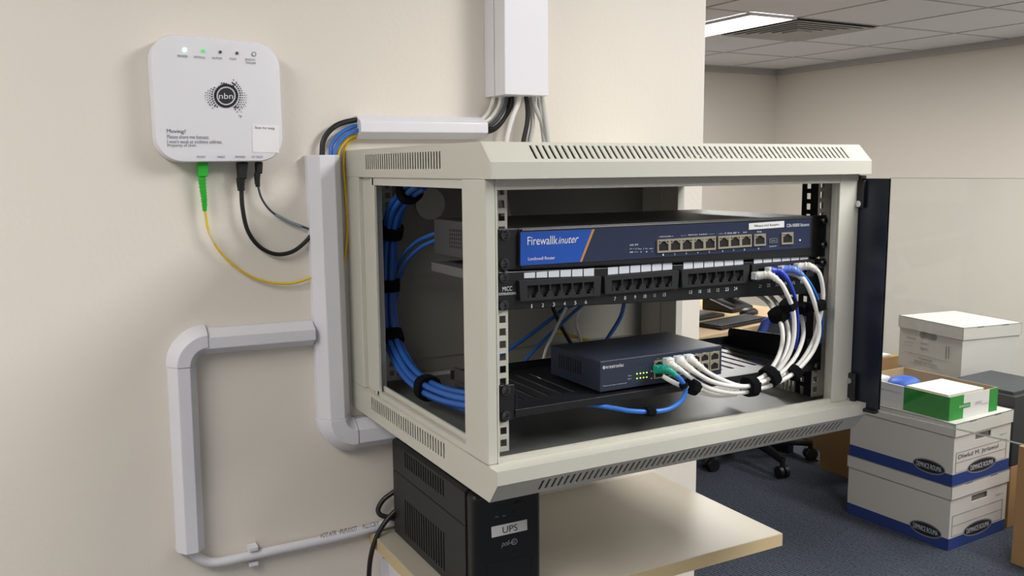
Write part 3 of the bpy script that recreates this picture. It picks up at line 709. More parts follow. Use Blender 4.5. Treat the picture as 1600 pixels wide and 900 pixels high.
for t0_, t1_ in ((0, .49), (.51, 1)): jacks(qq.sub(0, 1, t0_, t1_), 1, sw, M_port, depth=.0018, flip=True)

# ------------------------------------------------------------------ patch leads
def bez(pts): return path(pts)
def plug_at(parent, a, d, mt, wd=.0068, L=.009):
    d = Vector(d).normalized(); s = Vector((0,0,1)).cross(d).normalized(); u = d.cross(s); m = MB(); a = Vector(a)
    h = wd
    m.hexa([a-s*h-u*h*.75, a+s*h-u*h*.75, a+s*h+u*h*.75, a-s*h+u*h*.75, a+d*L-s*h*.95-u*h*.7, a+d*L+s*h*.95-u*h*.7, a+d*L+s*h*.95+u*h*.7, a+d*L-s*h*.95+u*h*.7])
    return m.build('plug', mt, parent, bevel=.0008)
def boot(parent, pts, mt, r0=.0062, r1=.0034, rings=6):
    P_ = smooth(pts, 8); m = MB(); m.tube(pts, r0, n=12, radii=lambda k: r0 + (r1-r0)*k**.8)
    N = len(P_)
    for i in range(rings):
        k = .35 + .6*i/rings; j = int(k*(N-1)); d = (P_[min(j+1, N-1)]-P_[j-1]).normalized()
        m.cyl(P_[j]-d*.0007, d, (r0+(r1-r0)*k**.8)*1.2, .0013, 12)
    return m.build('boot', mt, parent, smooth_=True)
M_clear = mat('clear_plug', '#c9cdd0', .2)
RW = .0031
def lead(name, label, mt, pts, start=None, end=None, cat='patch cable', r=RW, bootmat=None, plugmat=None, group=None):
    """pts: pixel + depth path of the jacket; start/end: number of leading / trailing points that make the boot"""
    W_ = path(pts); t = thing(name, W_[0], label, cat, group)
    if start:
        boot(t, W_[:start+1], bootmat or mt); plug_at(t, W_[0] + Vector((0, .006, 0)), (0, -1, 0), plugmat or M_clear)
    if end:
        boot(t, W_[-end-1:][::-1], bootmat or mt); plug_at(t, W_[-1] + Vector((0, .006, 0)), (0, -1, 0), plugmat or M_clear)
    MB().tube(W_, r, n=12).build('jacket', mt, t, smooth_=True)
    return t
M_wb = mat('white_boot', '#dcd9d3', .45)
y0 = -.468
lead('patch_cable', 'white patch cable plugged in at socket 21, its boot the leftmost in the block', M_cw,
     [(1184, 431, y0), (1203, 430, -.480), (1219, 441, -.492), (1229, 458, -.497), (1238, 480, -.497), (1241, 503, -.497), (1240, 528, -.498), (1233, 553, -.498), (1218, 576, -.497), (1201, 592, -.496), (1172, 603, -.496), (1142, 603, -.494), (1112, 596, -.490), (1088, 583, -.484), (1070, 570, -.470), (1062, 562, -.462)],
     2, 2, bootmat=M_wb)
lead('patch_cable', 'dark blue patch cable beside the leftmost white one in the fourth socket block', mat('royal_cable', '#2746b4', .4),
     [(1205, 423, y0-.004), (1219, 425, -.478), (1231, 437, -.484), (1238, 452, -.486), (1243, 470, -.485), (1246, 495, -.483), (1246, 520, -.478), (1243, 545, -.47)],
     2, bootmat=mat('royal_boot', '#1f3bb0', .4), r=.0025)
lead('patch_cable', 'white patch cable from the middle of the fourth socket block under the pale blue boot', M_cw,
     [(1232, 424, y0), (1246, 428, -.478), (1256, 437, -.487), (1265, 453, -.492), (1273, 475, -.494), (1279, 500, -.494), (1279, 525, -.494), (1270, 549, -.495), (1254, 570, -.497), (1236, 586, -.499), (1210, 600, -.497), (1180, 609, -.494), (1150, 614, -.492), (1115, 609, -.489), (1090, 597, -.482), (1066, 580, -.474), (1050, 570, -.468), (1046, 565, -.462)],
     2, 2, bootmat=M_wb)
lead('patch_cable', 'light blue patch cable with translucent boot in the fourth socket block', M_cb,
     [(1225, 421, y0-.004), (1240, 421, -.482), (1254, 430, -.485), (1264, 441, -.485), (1273, 457, -.484), (1280, 477, -.482), (1284, 498, -.478), (1284, 515, -.470), (1281, 535, -.46)],
     2, bootmat=mat('pale_blue_boot', '#6d8bd6', .35), r=.0025)
lead('patch_cable', 'white patch cable in the last socket at the right end of the panel', M_cw,
     [(1250, 417, y0), (1265, 416, -.478), (1278, 424, -.482), (1284, 440, -.484), (1286, 460, -.484), (1284, 480, -.485), (1279, 505, -.486), (1272, 530, -.487), (1260, 553, -.489), (1246, 571, -.490), (1226, 584, -.490), (1205, 594, -.489), (1180, 601, -.488), (1155, 603, -.487), (1125, 592, -.482), (1103, 580, -.476), (1086, 567, -.468), (1077, 560, -.462)],
     2, 2, bootmat=M_wb)
# bundle coming round from behind the panel
for k, (pts, lb, a) in enumerate([
    ([(1150, 447, -.38), (1172, 455, -.40), (1195, 468, -.425), (1210, 486, -.45), (1220, 505, -.47), (1223, 530, -.48), (1217, 555, -.487), (1204, 577, -.49), (1190, 590, -.492), (1165, 601, -.488)], 'grey white cable from behind the panel, inner edge of the bundle', 0),
    ([(1172, 445, -.38), (1192, 453, -.40), (1209, 468, -.425), (1221, 487, -.45), (1230, 508, -.465), (1232, 530, -.475), (1225, 556, -.482), (1210, 578, -.485), (1196, 592, -.487), (1168, 605, -.485)], 'grey white cable from behind the panel, second from the inner edge', 0),
    ([(1190, 444, -.38), (1208, 452, -.40), (1226, 466, -.43), (1243, 482, -.455), (1253, 500, -.468), (1255, 525, -.478), (1246, 552, -.485), (1230, 574, -.49), (1210, 590, -.492), (1182, 604, -.49), (1160, 609, -.488)], 'grey white cable from behind the panel, outer edge of the bundle', 0)]):
    cable('network_cable', pts, RW, M_cw, lb)
cable('network_cable', [(1150, 616, -.478), (1120, 618, -.480), (1095, 613, -.480), (1075, 606, -.478), (1060, 601, -.476), (1046, 594, -.470), (1036, 588, -.462)], RW, M_cw, 'lowest white cable running left into the bottom row of the switch')
# second boot behind green plug
t = lead('patch_cable', 'blue patch cable with green plug hanging in a loop below the rack shelf', M_cb,
     [(1031, 577, -.462), (1043, 578, -.474), (1057, 587, -.480), (1067, 598, -.483), (1071, 612, -.483), (1064, 627, -.483), (1045, 639, -.482), (1018, 643, -.478), (985, 642, -.470), (955, 637, -.457), (918, 632, -.443), Vector((.59, -.415, 1.1475)), Vector((.572, -.38, 1.138))],
     2, bootmat=M_teal, plugmat=M_teal, r=.0031)
# straps
def strap(label, px, py, y, dx, dy, a, b, wd, n=(0, -1, 0), plane='y', tail=True, pw=.75, cd=None):
    fn = Y if plane == 'y' else Xp
    if cd: c, d = Vector(cd[0]), Vector(cd[1]).normalized()
    else: c = fn(px, py, y); d = (fn(px+dx, py+dy, y) - c).normalized()
    n = Vector(n); e = d.cross(n).normalized(); n = e.cross(d).normalized()
    m = MB(); N = 24
    def rg(k, o):
        out = []
        for i in range(N):
            t = 2*math.pi*i/N; ct, st = math.cos(t), math.sin(t); f = lambda v: math.copysign(abs(v)**pw, v)
            out.append(c + e*f(ct)*(a+k) + n*f(st)*(b+k) + d*o)
        return out
    h = wd/2; vs = rg(0, -h) + rg(.0016, -h) + rg(.0020, 0) + rg(.0016, h) + rg(0, h)
    fs = [(r*N+i, r*N+(i+1) % N, (r+1)*N+(i+1) % N, (r+1)*N+i) for r in range(4) for i in range(N)]
    fs += [tuple(range(N)), tuple(range(4*N, 5*N))]
    m.add(vs, fs)
    if tail:   # overlapping free end
        m.hexa([c + e*u*a + n*(b+ww) + d*v*h*.96 for ww in (.001, .0032) for u, v in ((-.45, -1), (.7, -1), (.7, 1), (-.45, 1))])
    return tag(m.build('cable_strap', M_velcro, smooth_=True), label, 'cable strap', None)
strap('black strap round the inner cables just under the patch panel', 1217, 491, -.460, 5, 14, .0125, .011, .013)
strap('black strap round the white cable coming down from socket 21', 1232, 476, -.488, 5, 12, .0098, .009, .0105)
strap('small black strap tucked behind, right of the socket 21 cable strap', 1249, 481, -.468, 4, 14, .0065, .010, .012)
strap('black strap round the rightmost cables below the patch panel', 1276, 477, -.487, 1, 12, .0105, .0095, .0115)
strap('black strap at the lower bend of the thick cable bundle', 1203, 588, -.4915, -13, 10, .0125, .0125, .0125)
strap('black strap lower right where the outer cables bend', 1240, 582, -.4945, -13, 12, .0085, .0085, .0125)
strap('black strap round the horizontal white cables left of the lower bend', 1172, 604, -.491, -14, 2, .0115, .0115, .013)
strap('black strap behind the blue cable at the right of the switch ports', 1081, 604, -.479, -12, -6, .0085, .009, .012)
strap('tiny black strap on the green plugged cable near its boot', 1068, 602, -.483, 2, 8, .0034, .0034, .006, tail=False)
strap('black strap round the hanging blue loop below the rack shelf', 1015, 643, -.477, -14, 0, .0042, .0042, .012)

# ------------------------------------------------------------------ blue bundle in the left of the cabinet
ctr = [(660, 283), (640, 298), (620, 325), (611, 360), (607, 400), (606, 445), (607, 490), (612, 528), (627, 562), (645, 588), (668, 606), (700, 620), (735, 628), (775, 632)]
core = [Xp(a, b, .4935) for a, b in ctr]
for k in range(7):
    pts = []
    for i, c in enumerate(core):
        tv = (core[min(i+1, len(core)-1)] - core[max(i-1, 0)]).normalized(); ex = Vector((1, 0, 0)); ey = tv.cross(ex)
        a = math.radians(60*k + 20); rr_ = 0 if k == 6 else .0098
        pts.append(c + ex*(math.cos(a)*rr_ + random.uniform(-.0006, .0006)) + ey*(math.sin(a)*rr_ + random.uniform(-.0012, .0012)))
    cable('network_cable', pts, .0046, M_cbd, 'blue cable of the big strapped bundle inside the cabinet, seen through the side window', group='blue bundle cables', raw=True)
for k, pts in enumerate([[(612, 470), (618, 430), (630, 400), (650, 379), (672, 368), (690, 362)], [(617, 480), (623, 440), (636, 408), (656, 388), (672, 379), (690, 372)]]):
    cable('network_cable', [Xp(a, b, .512) for a, b in pts], .0030, M_cbd, ['upper', 'lower'][k] + ' blue cable branching from the bundle to the firewall rear', raw=True)
for lb, k in (('black strap at the top of the blue bundle', 1), ('black strap round the blue bundle level with the firewall', 3),
              ('black strap round the middle of the blue bundle', 5), ('black strap on the lower straight part of the blue bundle', 7), ('black strap where the blue bundle bends along the cabinet floor', 10)):
    strap(lb, 0, 0, 0, 0, 0, .0165, .0165, .0185, n=(-1, 0, 0), pw=.8, tail=False, cd=(core[k], core[k+1] - core[k-1]))
# loose cables seen behind the gear
yi = -.14
for nm, pts, r, mt, lb in (
    ('network_cable', [(935, 462), (887, 480), (863, 497), (831, 521), (795, 546), (770, 562)], .0034, M_cbd, 'blue cable slanting down left behind the switch, nearer the left rail'),
    ('network_cable', [(935, 455), (909, 477), (877, 506), (841, 541), (811, 574), (795, 590)], .003, M_cbd, 'blue cable slanting down left, closer to the black one behind the switch'),
    ('network_cable', [(860, 462), (864, 480), (875, 506), (892, 536), (905, 560)], .0036, M_cbk, 'black cable dropping behind the left of the switch'),
    ('network_cable', [(915, 465), (907, 481), (900, 502), (907, 531), (915, 560)], .0028, M_cw, 'white cable dropping behind the switch top'),
    ('network_cable', [(885, 480), (865, 521), (853, 546), (846, 575), (842, 595)], .0024, M_cw, 'thin white cable slanting down near the left of the shelf'),
    ('network_cable', [(978, 455), (976, 470), (969, 497), (948, 531), (935, 555)], .0036, M_cbd, 'blue cable curving down behind the middle of the switch'),
    ('fibre_cable', [(870, 518), (890, 524), (916, 531), (935, 540)], .003, M_cy, 'short yellow cable lying behind the switch'),
    ('fibre_cable', [(862, 558), (852, 566), (846, 576), (840, 590)], .003, M_cy, 'yellow cable end beside the left rear corner of the switch')):
    yy_ = yi + .05*random.random(); cable(nm, [(a, b, yy_) for a, b in pts], r, mt, lb)
for k, (x, c) in enumerate(((.70, 0), (.712, 1))):
    cable('network_cable', [(x, -.03, 1.437), (x+.002, -.035, 1.40), (x+.006, -.045, 1.36), (x+.01, -.05, 1.31), (x+.012, -.06, 1.24)], .0034, M_cg if c else M_cw, ['left', 'right'][k] + ' pale cable hanging inside the cabinet at the back panel', raw=True)
cable('network_cable', [(.69, -.05, 1.437), (.705, -.06, 1.428), (.72, -.06, 1.428), (.735, -.05, 1.437)], .006, M_cbd, 'short dark blue cable bend under the cabinet roof', raw=True)

# ------------------------------------------------------------------ UPS on its shelf
zsf = .85
shf = thing('wall_shelf', (.765, -.17, .82), 'cream laminate wall shelf below the cabinet holding the battery unit', 'shelf')
MB().box(.4695, 1.0605, -.3465, -.0005, zsf-.0215, zsf).build('board', mat('cream_laminate', '#bcb4a5', .38), shf, bevel=.0012)
m = MB()
m.box(.4692, .4695, -.3465, -.0005, zsf-.0215, zsf-.0008).box(.4695, 1.0605, -.3469, -.3466, zsf-.0215, zsf-.0008)
m.build('edge_band', mat('edge_band', '#c9b48c', .5), shf)
for x in (.487, .93):
    m = MB().box(x, x+.028, -.003, -.0005, zsf-.23, zsf-.022).box(x, x+.028, -.26, -.003, zsf-.0245, zsf-.0222)
    m.prism([(-.003, zsf-.024), (-.22, zsf-.024), (-.003, zsf-.16)], lambda u, v, k: Vector((k, u, v)), x+.013, x+.0155)
    o = m.build('bracket', M_white, shf, bevel=.0006)
    for z in (zsf-.05, zsf-.16): MB().cyl((x+.007, -.003, z), (0, -1, 0), .0035, .0015, 12).build('screw', M_screw, o)
ux0, ux1, uyf, uyb, uz1 = .503, .6105, -.3305, -.03, 1.013
ups = thing('battery_backup_unit', ((ux0+ux1)/2, (uyf+uyb)/2, zsf), 'black upright battery backup unit labelled UPS on the cream shelf', 'battery backup')
M_ups = mat('ups_plastic', '#232426', .5, bump=.25, bscale=1600); M_upsf = mat('ups_front', '#111214', .4, bump=.1, bscale=1600)
MB().box(ux0+.004, ux1-.002, uyf+.022, uyb, zsf+.003, uz1-.002).build('core', M_dark, ups)
zm = .9605
for z0_, z1_, s0, s1, t0, t1, n in ((zm+.0008, uz1-.004, .195, .745, .10, .62, 17), (zsf+.003, zm-.0008, .18, .74, .33, 1.0-.12, 17)):
    yy0, yy1 = uyb, uyf+.026
    q = Q((ux0, yy0, z1_), (ux0, yy1, z1_), (ux0, yy1, z0_), (ux0, yy0, z0_)); q.n = Vector((-1, 0, 0))
    m = MB().slots(q, n, s0, s1, t0, t1, -.003, 0, .5); m.build('side_panel', M_ups, ups)
MB().prism([(ux0, uz1-.004), (ux0+.004, uz1), (ux1-.004, uz1), (ux1, uz1-.004), (ux1, zsf+.003), (ux1-.003, zsf+.003), (ux1-.003, uz1-.005), (ux0, uz1-.0045)], lambda u, v, k: Vector((u, k, v)), uyf+.026, uyb).build('cover', M_ups, ups)
MB().box(ux0, ux1, uyf, uyf+.0255, zsf+.002, uz1).build('front_panel', M_upsf, ups, bevel=.009, seg=5)
for x in (ux0+.02, ux1-.02):
    for y in (uyf+.03, uyb-.03): MB().cyl((x, y, zsf), (0, 0, 1), .007, .0032, 14).build('foot', M_blackp, ups)
z7 = lambda x, y: (540+x/3.461, 640+y/3.461)
yu = uyf-.0002
q = QY(yu, z7(788, 635), z7(980, 593), z7(982, 650), z7(790, 693)); lb_ = MB().slab(q, 0, 1, 0, 1, 0, .0005).build('label', M_paper, ups)
MB().text('UPS', q, .3, .72, .2, .82, .0008).build('label_text', M_dink, lb_)
m = MB(); m.text('poli-e', QY(yu, z7(842, 712), z7(915, 698), z7(915, 735), z7(842, 750)), 0, .85, 0, 1, shear=.12); q = QY(yu, z7(895, 700), z7(928, 694), z7(928, 728), z7(895, 733)); m.ring(q, .5, .5, .5, .5, .8, .0003); m.text('2', q, .4, .7, .25, .75)
m.text('FRD', QY(yu, z7(808, 578), z7(828, 575), z7(828, 582), z7(808, 585)), 0, 1, 0, 1); m.text('BAT', QY(yu, z7(850, 572), z7(868, 569), z7(868, 576), z7(850, 579)), 0, 1, 0, 1)
m.build('printed_text', mat('ups_ink', '#9a9a9e', .5), ups)
c = Y(*z7(938, 527), uyf); MB().cyl(c + Vector((0, .0002, 0)), (0, -1, 0), .0088, .0016, 28).build('power_button', M_blackp, ups, bevel=.0005)
m = MB(); N = 32; m.tube([c + Vector((math.cos(2*math.pi*i/N)*.0092, -.0002, math.sin(2*math.pi*i/N)*.0092)) for i in range(N+1)], .0006, n=6, per=1, cap=False); m.build('button_ring', mat('ring_grey', '#2e2f33', .3), ups)
for p in ((818, 556), (857, 552)): c = Y(*z7(*p), uyf); MB().cyl(c, (0, -1, 0), .002, .0006, 12).build('indicator_light', mat('lens_dark', '#303236', .2), ups)
m = MB(); 
for a, b_, c_, d_ in ((762, 764, 500, 690), (1009, 1011, 455, 640)):
    pass
q = QY(yu, z7(763, 838), z7(1008, 785), z7(1008, 990), z7(763, 1040))
m.slab(q, 0, 1, 0, .006, -.0002, .0003).slab(q, 0, .006, 0, 1, -.0002, .0003).slab(q, .994, 1, 0, 1, -.0002, .0003)
m.build('battery_door_seam', M_dark, ups)
cable('power_cable', [(640, 745, -.025), (620, 765, -.020), (600, 780, -.016), (591, 795, -.016), (594, 804, -.02), (606, 808, -.025), (625, 812, -.03)], .0042, M_cbk, 'black cord loop beside the rear of the battery backup unit')
cable('power_cable', [(645, 780, -.035), (614, 802, -.034), (594, 828, -.034), (582, 858, -.034), (577, 890, -.034), (577, 930, -.034), (580, 990, -.034)], .0042, M_cbk, 'black power cord hanging down past the left end of the shelf')

# ------------------------------------------------------------------ back room: desk, monitor, keyboard
ad = math.atan2(1.6561-1.5311, 3.0311-2.4676); dO = Vector((2.4676, 1.5311, 0)); ud = Vector((math.cos(ad), math.sin(ad), 0)); vd = Vector((-ud.y, ud.x, 0))
def TD(u, v, z): return dO + ud*u + vd*v + Vector((0, 0, z))
dk = thing('office_desk', TD(.2, .4, 0), 'pale wood office desk with a keyboard in the far room', 'desk')
MB().box(-1.3, .95, 0, .8, .70, .73, TD).build('desktop', mat('pale_wood', '#c9ab80', .5, var=.06, bscale=8), dk, bevel=.002)
MB().box(-1.25, .85, .55, .58, .3, .70, TD).build('modesty_panel', M_blackp, dk)
for u in (-1.2, .895): MB().box(u, u+.05, .1, .7, 0, .70, TD).build('leg', M_blackp, dk)
def kq(px, py, z=.7301): return Zp(px, py, z)
k5 = lambda x, y: (1040+x/5, 440+y/5)
a, b, c, d = [Zp(*k5(*p), .745) for p in ((400, 258), (700, 232), (835, 290), (400, 345))]
a, b, c, d = [Zp(*k5(*p), .745) for p in ((380, 258), (760, 245), (835, 296), (425, 345))]
ks = thing('keyboard', (a+c)/2 - Vector((0, 0, .015)), 'black computer keyboard near the front of the far desk', 'keyboard')
KC = TD(.385, .095, 0)
def TK(u, v, z): return KC + ud*u + vd*v + Vector((0, 0, z))
MB().box(-.17, .20, -.06, .08, .7305, .743, TK).build('body', M_blackp, ks, bevel=.002)
m = MB()
for i in range(16):
    for j in range(5): u = -.163+i*.0223; v = -.054+j*.0255; m.box(u, u+.019, v, v+.021, .743, .749, TK)
m.build('keycaps', mat('keycap', '#232427', .5), ks)
ms = MB(); prof = []
MC = Zp(*k5(650, 245), .735)
vs = []; N = 20
for k, (s, z) in enumerate(((1, .7305), (1, .742), (.85, .752), (.5, .760), (.05, .762))):
    for i in range(N): t = 2*math.pi*i/N; vs.append(MC*1 + Vector((math.cos(t)*.052*s, math.sin(t)*.035*s, z-MC.z)))
ms.add(vs, [tuple(range(N))[::-1], tuple(range(4*N, 5*N))] + [(k*N+i, k*N+(i+1) % N, (k+1)*N+(i+1) % N, (k+1)*N+i) for k in range(4) for i in range(N)])
tag(ms.build('computer_mouse', M_blackp, smooth_=True), 'black computer mouse behind the right end of the keyboard', 'mouse')
mo = thing('computer_monitor', TD(.42, .32, .7305), 'black computer monitor on the far desk, seen under the patch panel', 'monitor')
MO = TD(.42, .32, 0)
def TM(u, v, z): return MO + ud*u + vd*v + Vector((0, 0, z))
MB().box(-.30, .22, 0, .03, .815, 1.13, TM).build('housing', M_blackp, mo, bevel=.003)
MB().box(-.285, .205, -.0015, -.0001, .835, 1.115, TM).build('screen', mat('screen_off', '#0a0b0e', .15), mo)
MB().box(-.03, .03, .03, .05, .745, .98, TM).build('stand', M_blackp, mo); MB().box(-.12, .12, -.07, .12, .7305, .745, TM).build('foot', M_blackp, mo, bevel=.003)
ph = thing('desk_phone', TD(.73, .36, .7305), 'black desk phone with a curled handset rest behind the keyboard', 'phone')
PH = TD(.73, .36, 0)
def TP(u, v, z): return PH + ud*u + vd*v + Vector((0, 0, z))
m = MB(); m.prism([(-.08, .7305), (.10, .7305), (.10, .80), (-.08, .75)], lambda u, v, k: TP(k, u, v), -.09, .09); m.build('base', M_blackp, ph, bevel=.003)
MB().tube([TP(-.03, -.05, .78), TP(-.03, .0, .82), TP(-.03, .06, .845), TP(-.03, .12, .83)], .014, n=12).build('handset', M_blackp, ph, smooth_=True)
MB().tube([TP(.12, .04, .77), TP(.15, .0, .82), TP(.13, -.03, .87), (TP(.05, .0, .88)), TP(.03, .03, .84)], .008, n=10).build('handset_cord', M_blackp, ph, smooth_=True)
MB().box(.0, .07, -.03, .04, .79, .798, TP).build('keypad', mat('keypad_grey', '#6d7074', .4), ph)
# office chair
CC = Vector((3.07, 1.86, 0)); CC = Vector((3.06, 1.80, 0))
ch = thing('office_chair', CC, 'dark swivel office chair with blue back pulled up to the far desk', 'chair')
cast = [Zp(*p, .03) for p in ((1112, 726), (1222, 737), (1266, 708))]
angs = [math.atan2(p.y-CC.y, p.x-CC.x) for p in cast]
rad = [math.hypot(p.y-CC.y, p.x-CC.x) for p in cast]
pts5 = [(CC.x+math.cos(a)*r, CC.y+math.sin(a)*r) for a, r in zip(angs, rad)] + [(CC.x+.28*math.cos(a), CC.y+.28*math.sin(a)) for a in (math.radians(60), math.radians(130))]
for x, y in pts5:
    e = Vector((x, y, .075)); MB().tube([CC + Vector((0, 0, .12)), CC*.5 + Vector((x, y, .0))*.5 + Vector((0, 0, .105)), e + Vector((0, 0, .01))], .022, n=10, radii=lambda k: .026-.008*k).build('base_arm', M_blackp, ch, smooth_=True)
    dv = Vector((x-CC.x, y-CC.y, 0)).normalized(); sd = Vector((-dv.y, dv.x, 0)); o = None
    m = MB()
    for s in (-1, 1): m.cyl(Vector((x, y, .029)) + sd*s*.006, sd*s, .029, .018, 20)
    m.cyl(Vector((x, y, .05)), (0, 0, 1), .012, .04, 10); m.build('caster', M_blackp, ch, smooth_=True)
MB().cyl(CC + Vector((0, 0, .09)), (0, 0, 1), .03, .33, 18).build('gas_lift', M_blackp, ch, smooth_=True)
M_seat = mat('navy_fabric', '#28407e', .9, bump=.6, bscale=600)
MB().box(CC.x-.22, CC.x+.22, CC.y-.2, CC.y+.24, .43, .50).build('seat', mat('black_fabric', '#191a1d', .9), ch, bevel=.03, seg=4)
bx = 3.02; by = 1.52
m = MB(); vs = []
for i in range(9):
    for j in range(9):
        u = -1+i/4; v = j/8; x = bx+u*.2*(1-.25*max(0, v-.6)/.4*abs(u)); y_ = by-.05*(u*u)*-1-.04*v; vs.append((x, y_, .5+.29*v - .06*max(0, abs(u)-.5)*v))
n2 = len(vs); vs2 = [(a, b+.035, c) for a, b, c in vs]
fs = [(i*9+j, (i+1)*9+j, (i+1)*9+j+1, i*9+j+1) for i in range(8) for j in range(8)]
fs2 = [tuple(n2+k for k in f[::-1]) for f in fs]
ed = [(i*9, (i+1)*9) for i in range(8)] + [(72+j, 73+j) for j in range(8)] + [(i*9+8+9, i*9+8) for i in range(8)] + [(j+1, j) for j in range(8)]
m.add(vs+vs2, fs+fs2+[(a, b, b+n2, a+n2) for a, b in ed]); m.build('backrest', mat('charcoal_fabric', '#33363d', .9), ch, bevel=.006, smooth_=True)
rim = [Vector(vs[j]) for j in range(9)] + [Vector(vs[i*9+8]) for i in range(1, 9)] + [Vector(vs[72+j]) for j in range(7, -1, -1)]
MB().tube([p + Vector((0, .012, 0)) for p in rim], .021, n=10, per=3).build('backrest_rim', mat('rim_blue', '#33489a', .6), ch, smooth_=True)
MB().tube([(CC.x+.1, CC.y-.1, .44), (bx-.02, by+.05, .45), (bx, by+.045, .6)], .015, n=10).build('back_support', M_blackp, ch, smooth_=True)

# ------------------------------------------------------------------ archive boxes and cartons
def TR(o, a):
    c, s = math.cos(a), math.sin(a); o = Vector(o)
    return lambda u, v, z: o + Vector((u*c - v*s, u*s + v*c, z))
def text_on(m, T, face, s, a0, a1, z0, z1, off):   # face 'f' = v=0 side, 'l' = u=0 side
    pass
def archive_box(o, ang, L, W, H, label, band=True, lid_h=.05, texts=(), group=None, handle=True):
    T = TR(o, ang); t = thing('archive_box', o, label, 'archive box', group)
    # L across (u), W deep (v)
    hx0, hx1, hz0, hz1 = L*.36, L*.64, H*.655, H*.755
    m = MB(); th = .004
    m.box(0, L, W-th, W, 0, H-.004, T).box(0, th, th, W-th, 0, H-.004, T).box(L-th, L, th, W-th, 0, H-.004, T).box(0, L, 0, W, 0, .004, T)
    if not handle: hx0 = hx1 = L/2
    m.box(0, hx0, 0, th, 0, H-.004, T).box(hx1, L, 0, th, 0, H-.004, T)
    if handle: m.box(hx0, hx1, 0, th, 0, hz0, T).box(hx0, hx1, 0, th, hz1, H-.004, T)
    m.build('body', M_card, t)
    if handle: MB().box(hx0-.01, hx1+.01, .012, .014, hz0-.02, hz1+.02, T).build('inner_flap', mat('flap_card', '#8c8a85', .9), t)
    e = .005; lz = H-lid_h
    m = MB().box(-e, L+e, -e, W+e, H-.003, H, T).box(-e, L+e, -e, -e+.003, lz, H, T).box(-e, L+e, W+e-.003, W+e, lz, H, T).box(-e, -e+.003, -e, W+e, lz, H, T).box(L+e-.003, L+e, -e, W+e, lz, H, T)
    ld = m.build('lid', M_card, t)
    MB().box(L*.22, L*.34, -e-.0006, -e, H-.004, H+.0004, T).box(L*.66, L*.78, -e-.0006, -e, H-.004, H+.0004, T).build('lid_slots', M_gink, ld)
    # front-face helper (v = 0) and left-face helper (u = 0)
    qf_ = Q(T(0, -.0006, H), T(L, -.0006, H), T(L, -.0006, 0), T(0, -.0006, 0)); qs_ = Q(T(-.0006, W, H), T(-.0006, 0, H), T(-.0006, 0, 0), T(-.0006, W, 0))
    if band:
        m = MB(); bh = .046/H
        m.slab(qf_, -.001, 1.0, 1-bh, 1, 0, .0005).slab(qs_, 0, 1.001, 1-bh, 1, 0, .0005)
        m.build('blue_band', M_bbox, t)
        for q_, c0, rs, r2, r3 in ((qf_, .5, .26, .24, .2), (qs_, .79, .15, .14, .115)):
            em = MB().disc(q_, c0, 1-bh*1.15, rs, .115, .0008, 24).build('oval_emblem', mat('emblem_grey', '#8b8d92', .7), t)
            MB().disc(q_, c0, 1-bh*1.15, r2, .095, .0011, 24).build('oval_centre', M_dink, em)
            MB().text('DEMNICE ROUMA', q_, c0-r3, c0+r3, 1-bh*1.15-.04, 1-bh*1.15+.04, .0014).build('emblem_lettering', M_ink, em)
        m = MB()
        for zz in (.47, .63, .79): m.slab(qf_, .04, .93, zz, zz+.006, 0, .0003)
        m.slab(qf_, .04, .048, .47, .79, 0, .0003).slab(qf_, .925, .933, .47, .79, 0, .0003)
        m.text('FILES 12', qf_, .8, .93, .36, .385, .0003)
        m.build('writing_lines', M_gink, t)
    return t, qf_, qs_
PB = (2.981, .678, 0)
a31 = math.radians(3.1)
archive_box(PB, a31, .375, .455, .252, 'bottom white and blue archive box of the stack on the carpet')
t, qf_, qs_ = archive_box((2.981, .678, .252), a31, .375, .455, .243, 'white and blue archive box with handwriting, carrying the green box')
m = MB(); m.text('Dlwkd M. Jtrlawul', qf_, .08, .78, .51, .6, .0006); m.build('handwriting', M_dink, t)
# open green and white tray
zt_ = .4955
T = TR((2.99, .712, zt_), math.radians(1.5)); L, W, H = .30, .42, .092
t = thing('open_carton', (2.99, .712, zt_), 'open green and white carton of papers on top of the archive stack', 'carton')
m = MB(); th = .004
m.box(0, L, 0, th, 0, H, T).box(0, L, W-th, W, 0, H, T).box(0, th, th, W-th, 0, H, T).box(L-th, L, th, W-th, 0, H, T).box(0, L, 0, W, 0, .004, T)
m.build('carton_body', mat('inner_kraft', '#b79f80', .85), t)
m = MB().box(-.0008, 0, 0, .195, 0, H, T).box(-.0008, .085, -.0008, 0, 0, H, T).box(.245, L+.0008, -.0008, 0, 0, H, T); m.build('green_print', M_gbox, t)
m = MB().box(-.0008, 0, .195, W, 0, H, T).box(.085, .245, -.0008, 0, 0, H, T).box(0, th+.0005, .2, W, H-.0005, H+.0004, T); m.build('white_print', M_paper, t)
q = Q(T(0, -.001, H), T(L, -.001, H), T(L, -.001, 0), T(0, -.001, 0))
m = MB().slab(q, .17, .42, .38, .58, 0, .0004); o = m.build('green_label', M_gbox, t); m = MB(); m.text('SIMIINOUS', q, .19, .40, .43, .53, .0007); m.build('label_text', M_ink, o)
m = MB(); q2 = Q(T(-.001, W, H), T(-.001, 0, H), T(-.001, 0, 0), T(-.001, W, 0)); m.text('TIER 1WWMB KAMTOU', q2, .08, .5, .3, .36, .0003); m.text('OFFICE', q, .52, .66, .42, .55, .0004); m.text('4 COPY', q, .66, .8, .55, .62, .0004); m.build('printed_text', M_gink, t)
tag(MB().box(.02, .24, .02, .20, .05, .094, T).build('paper_stack', M_paper, bevel=.001), 'pile of white paper in the open green carton', 'paper')
vs = []; m = MB(); N = 20; c0 = T(.13, .29, .072)
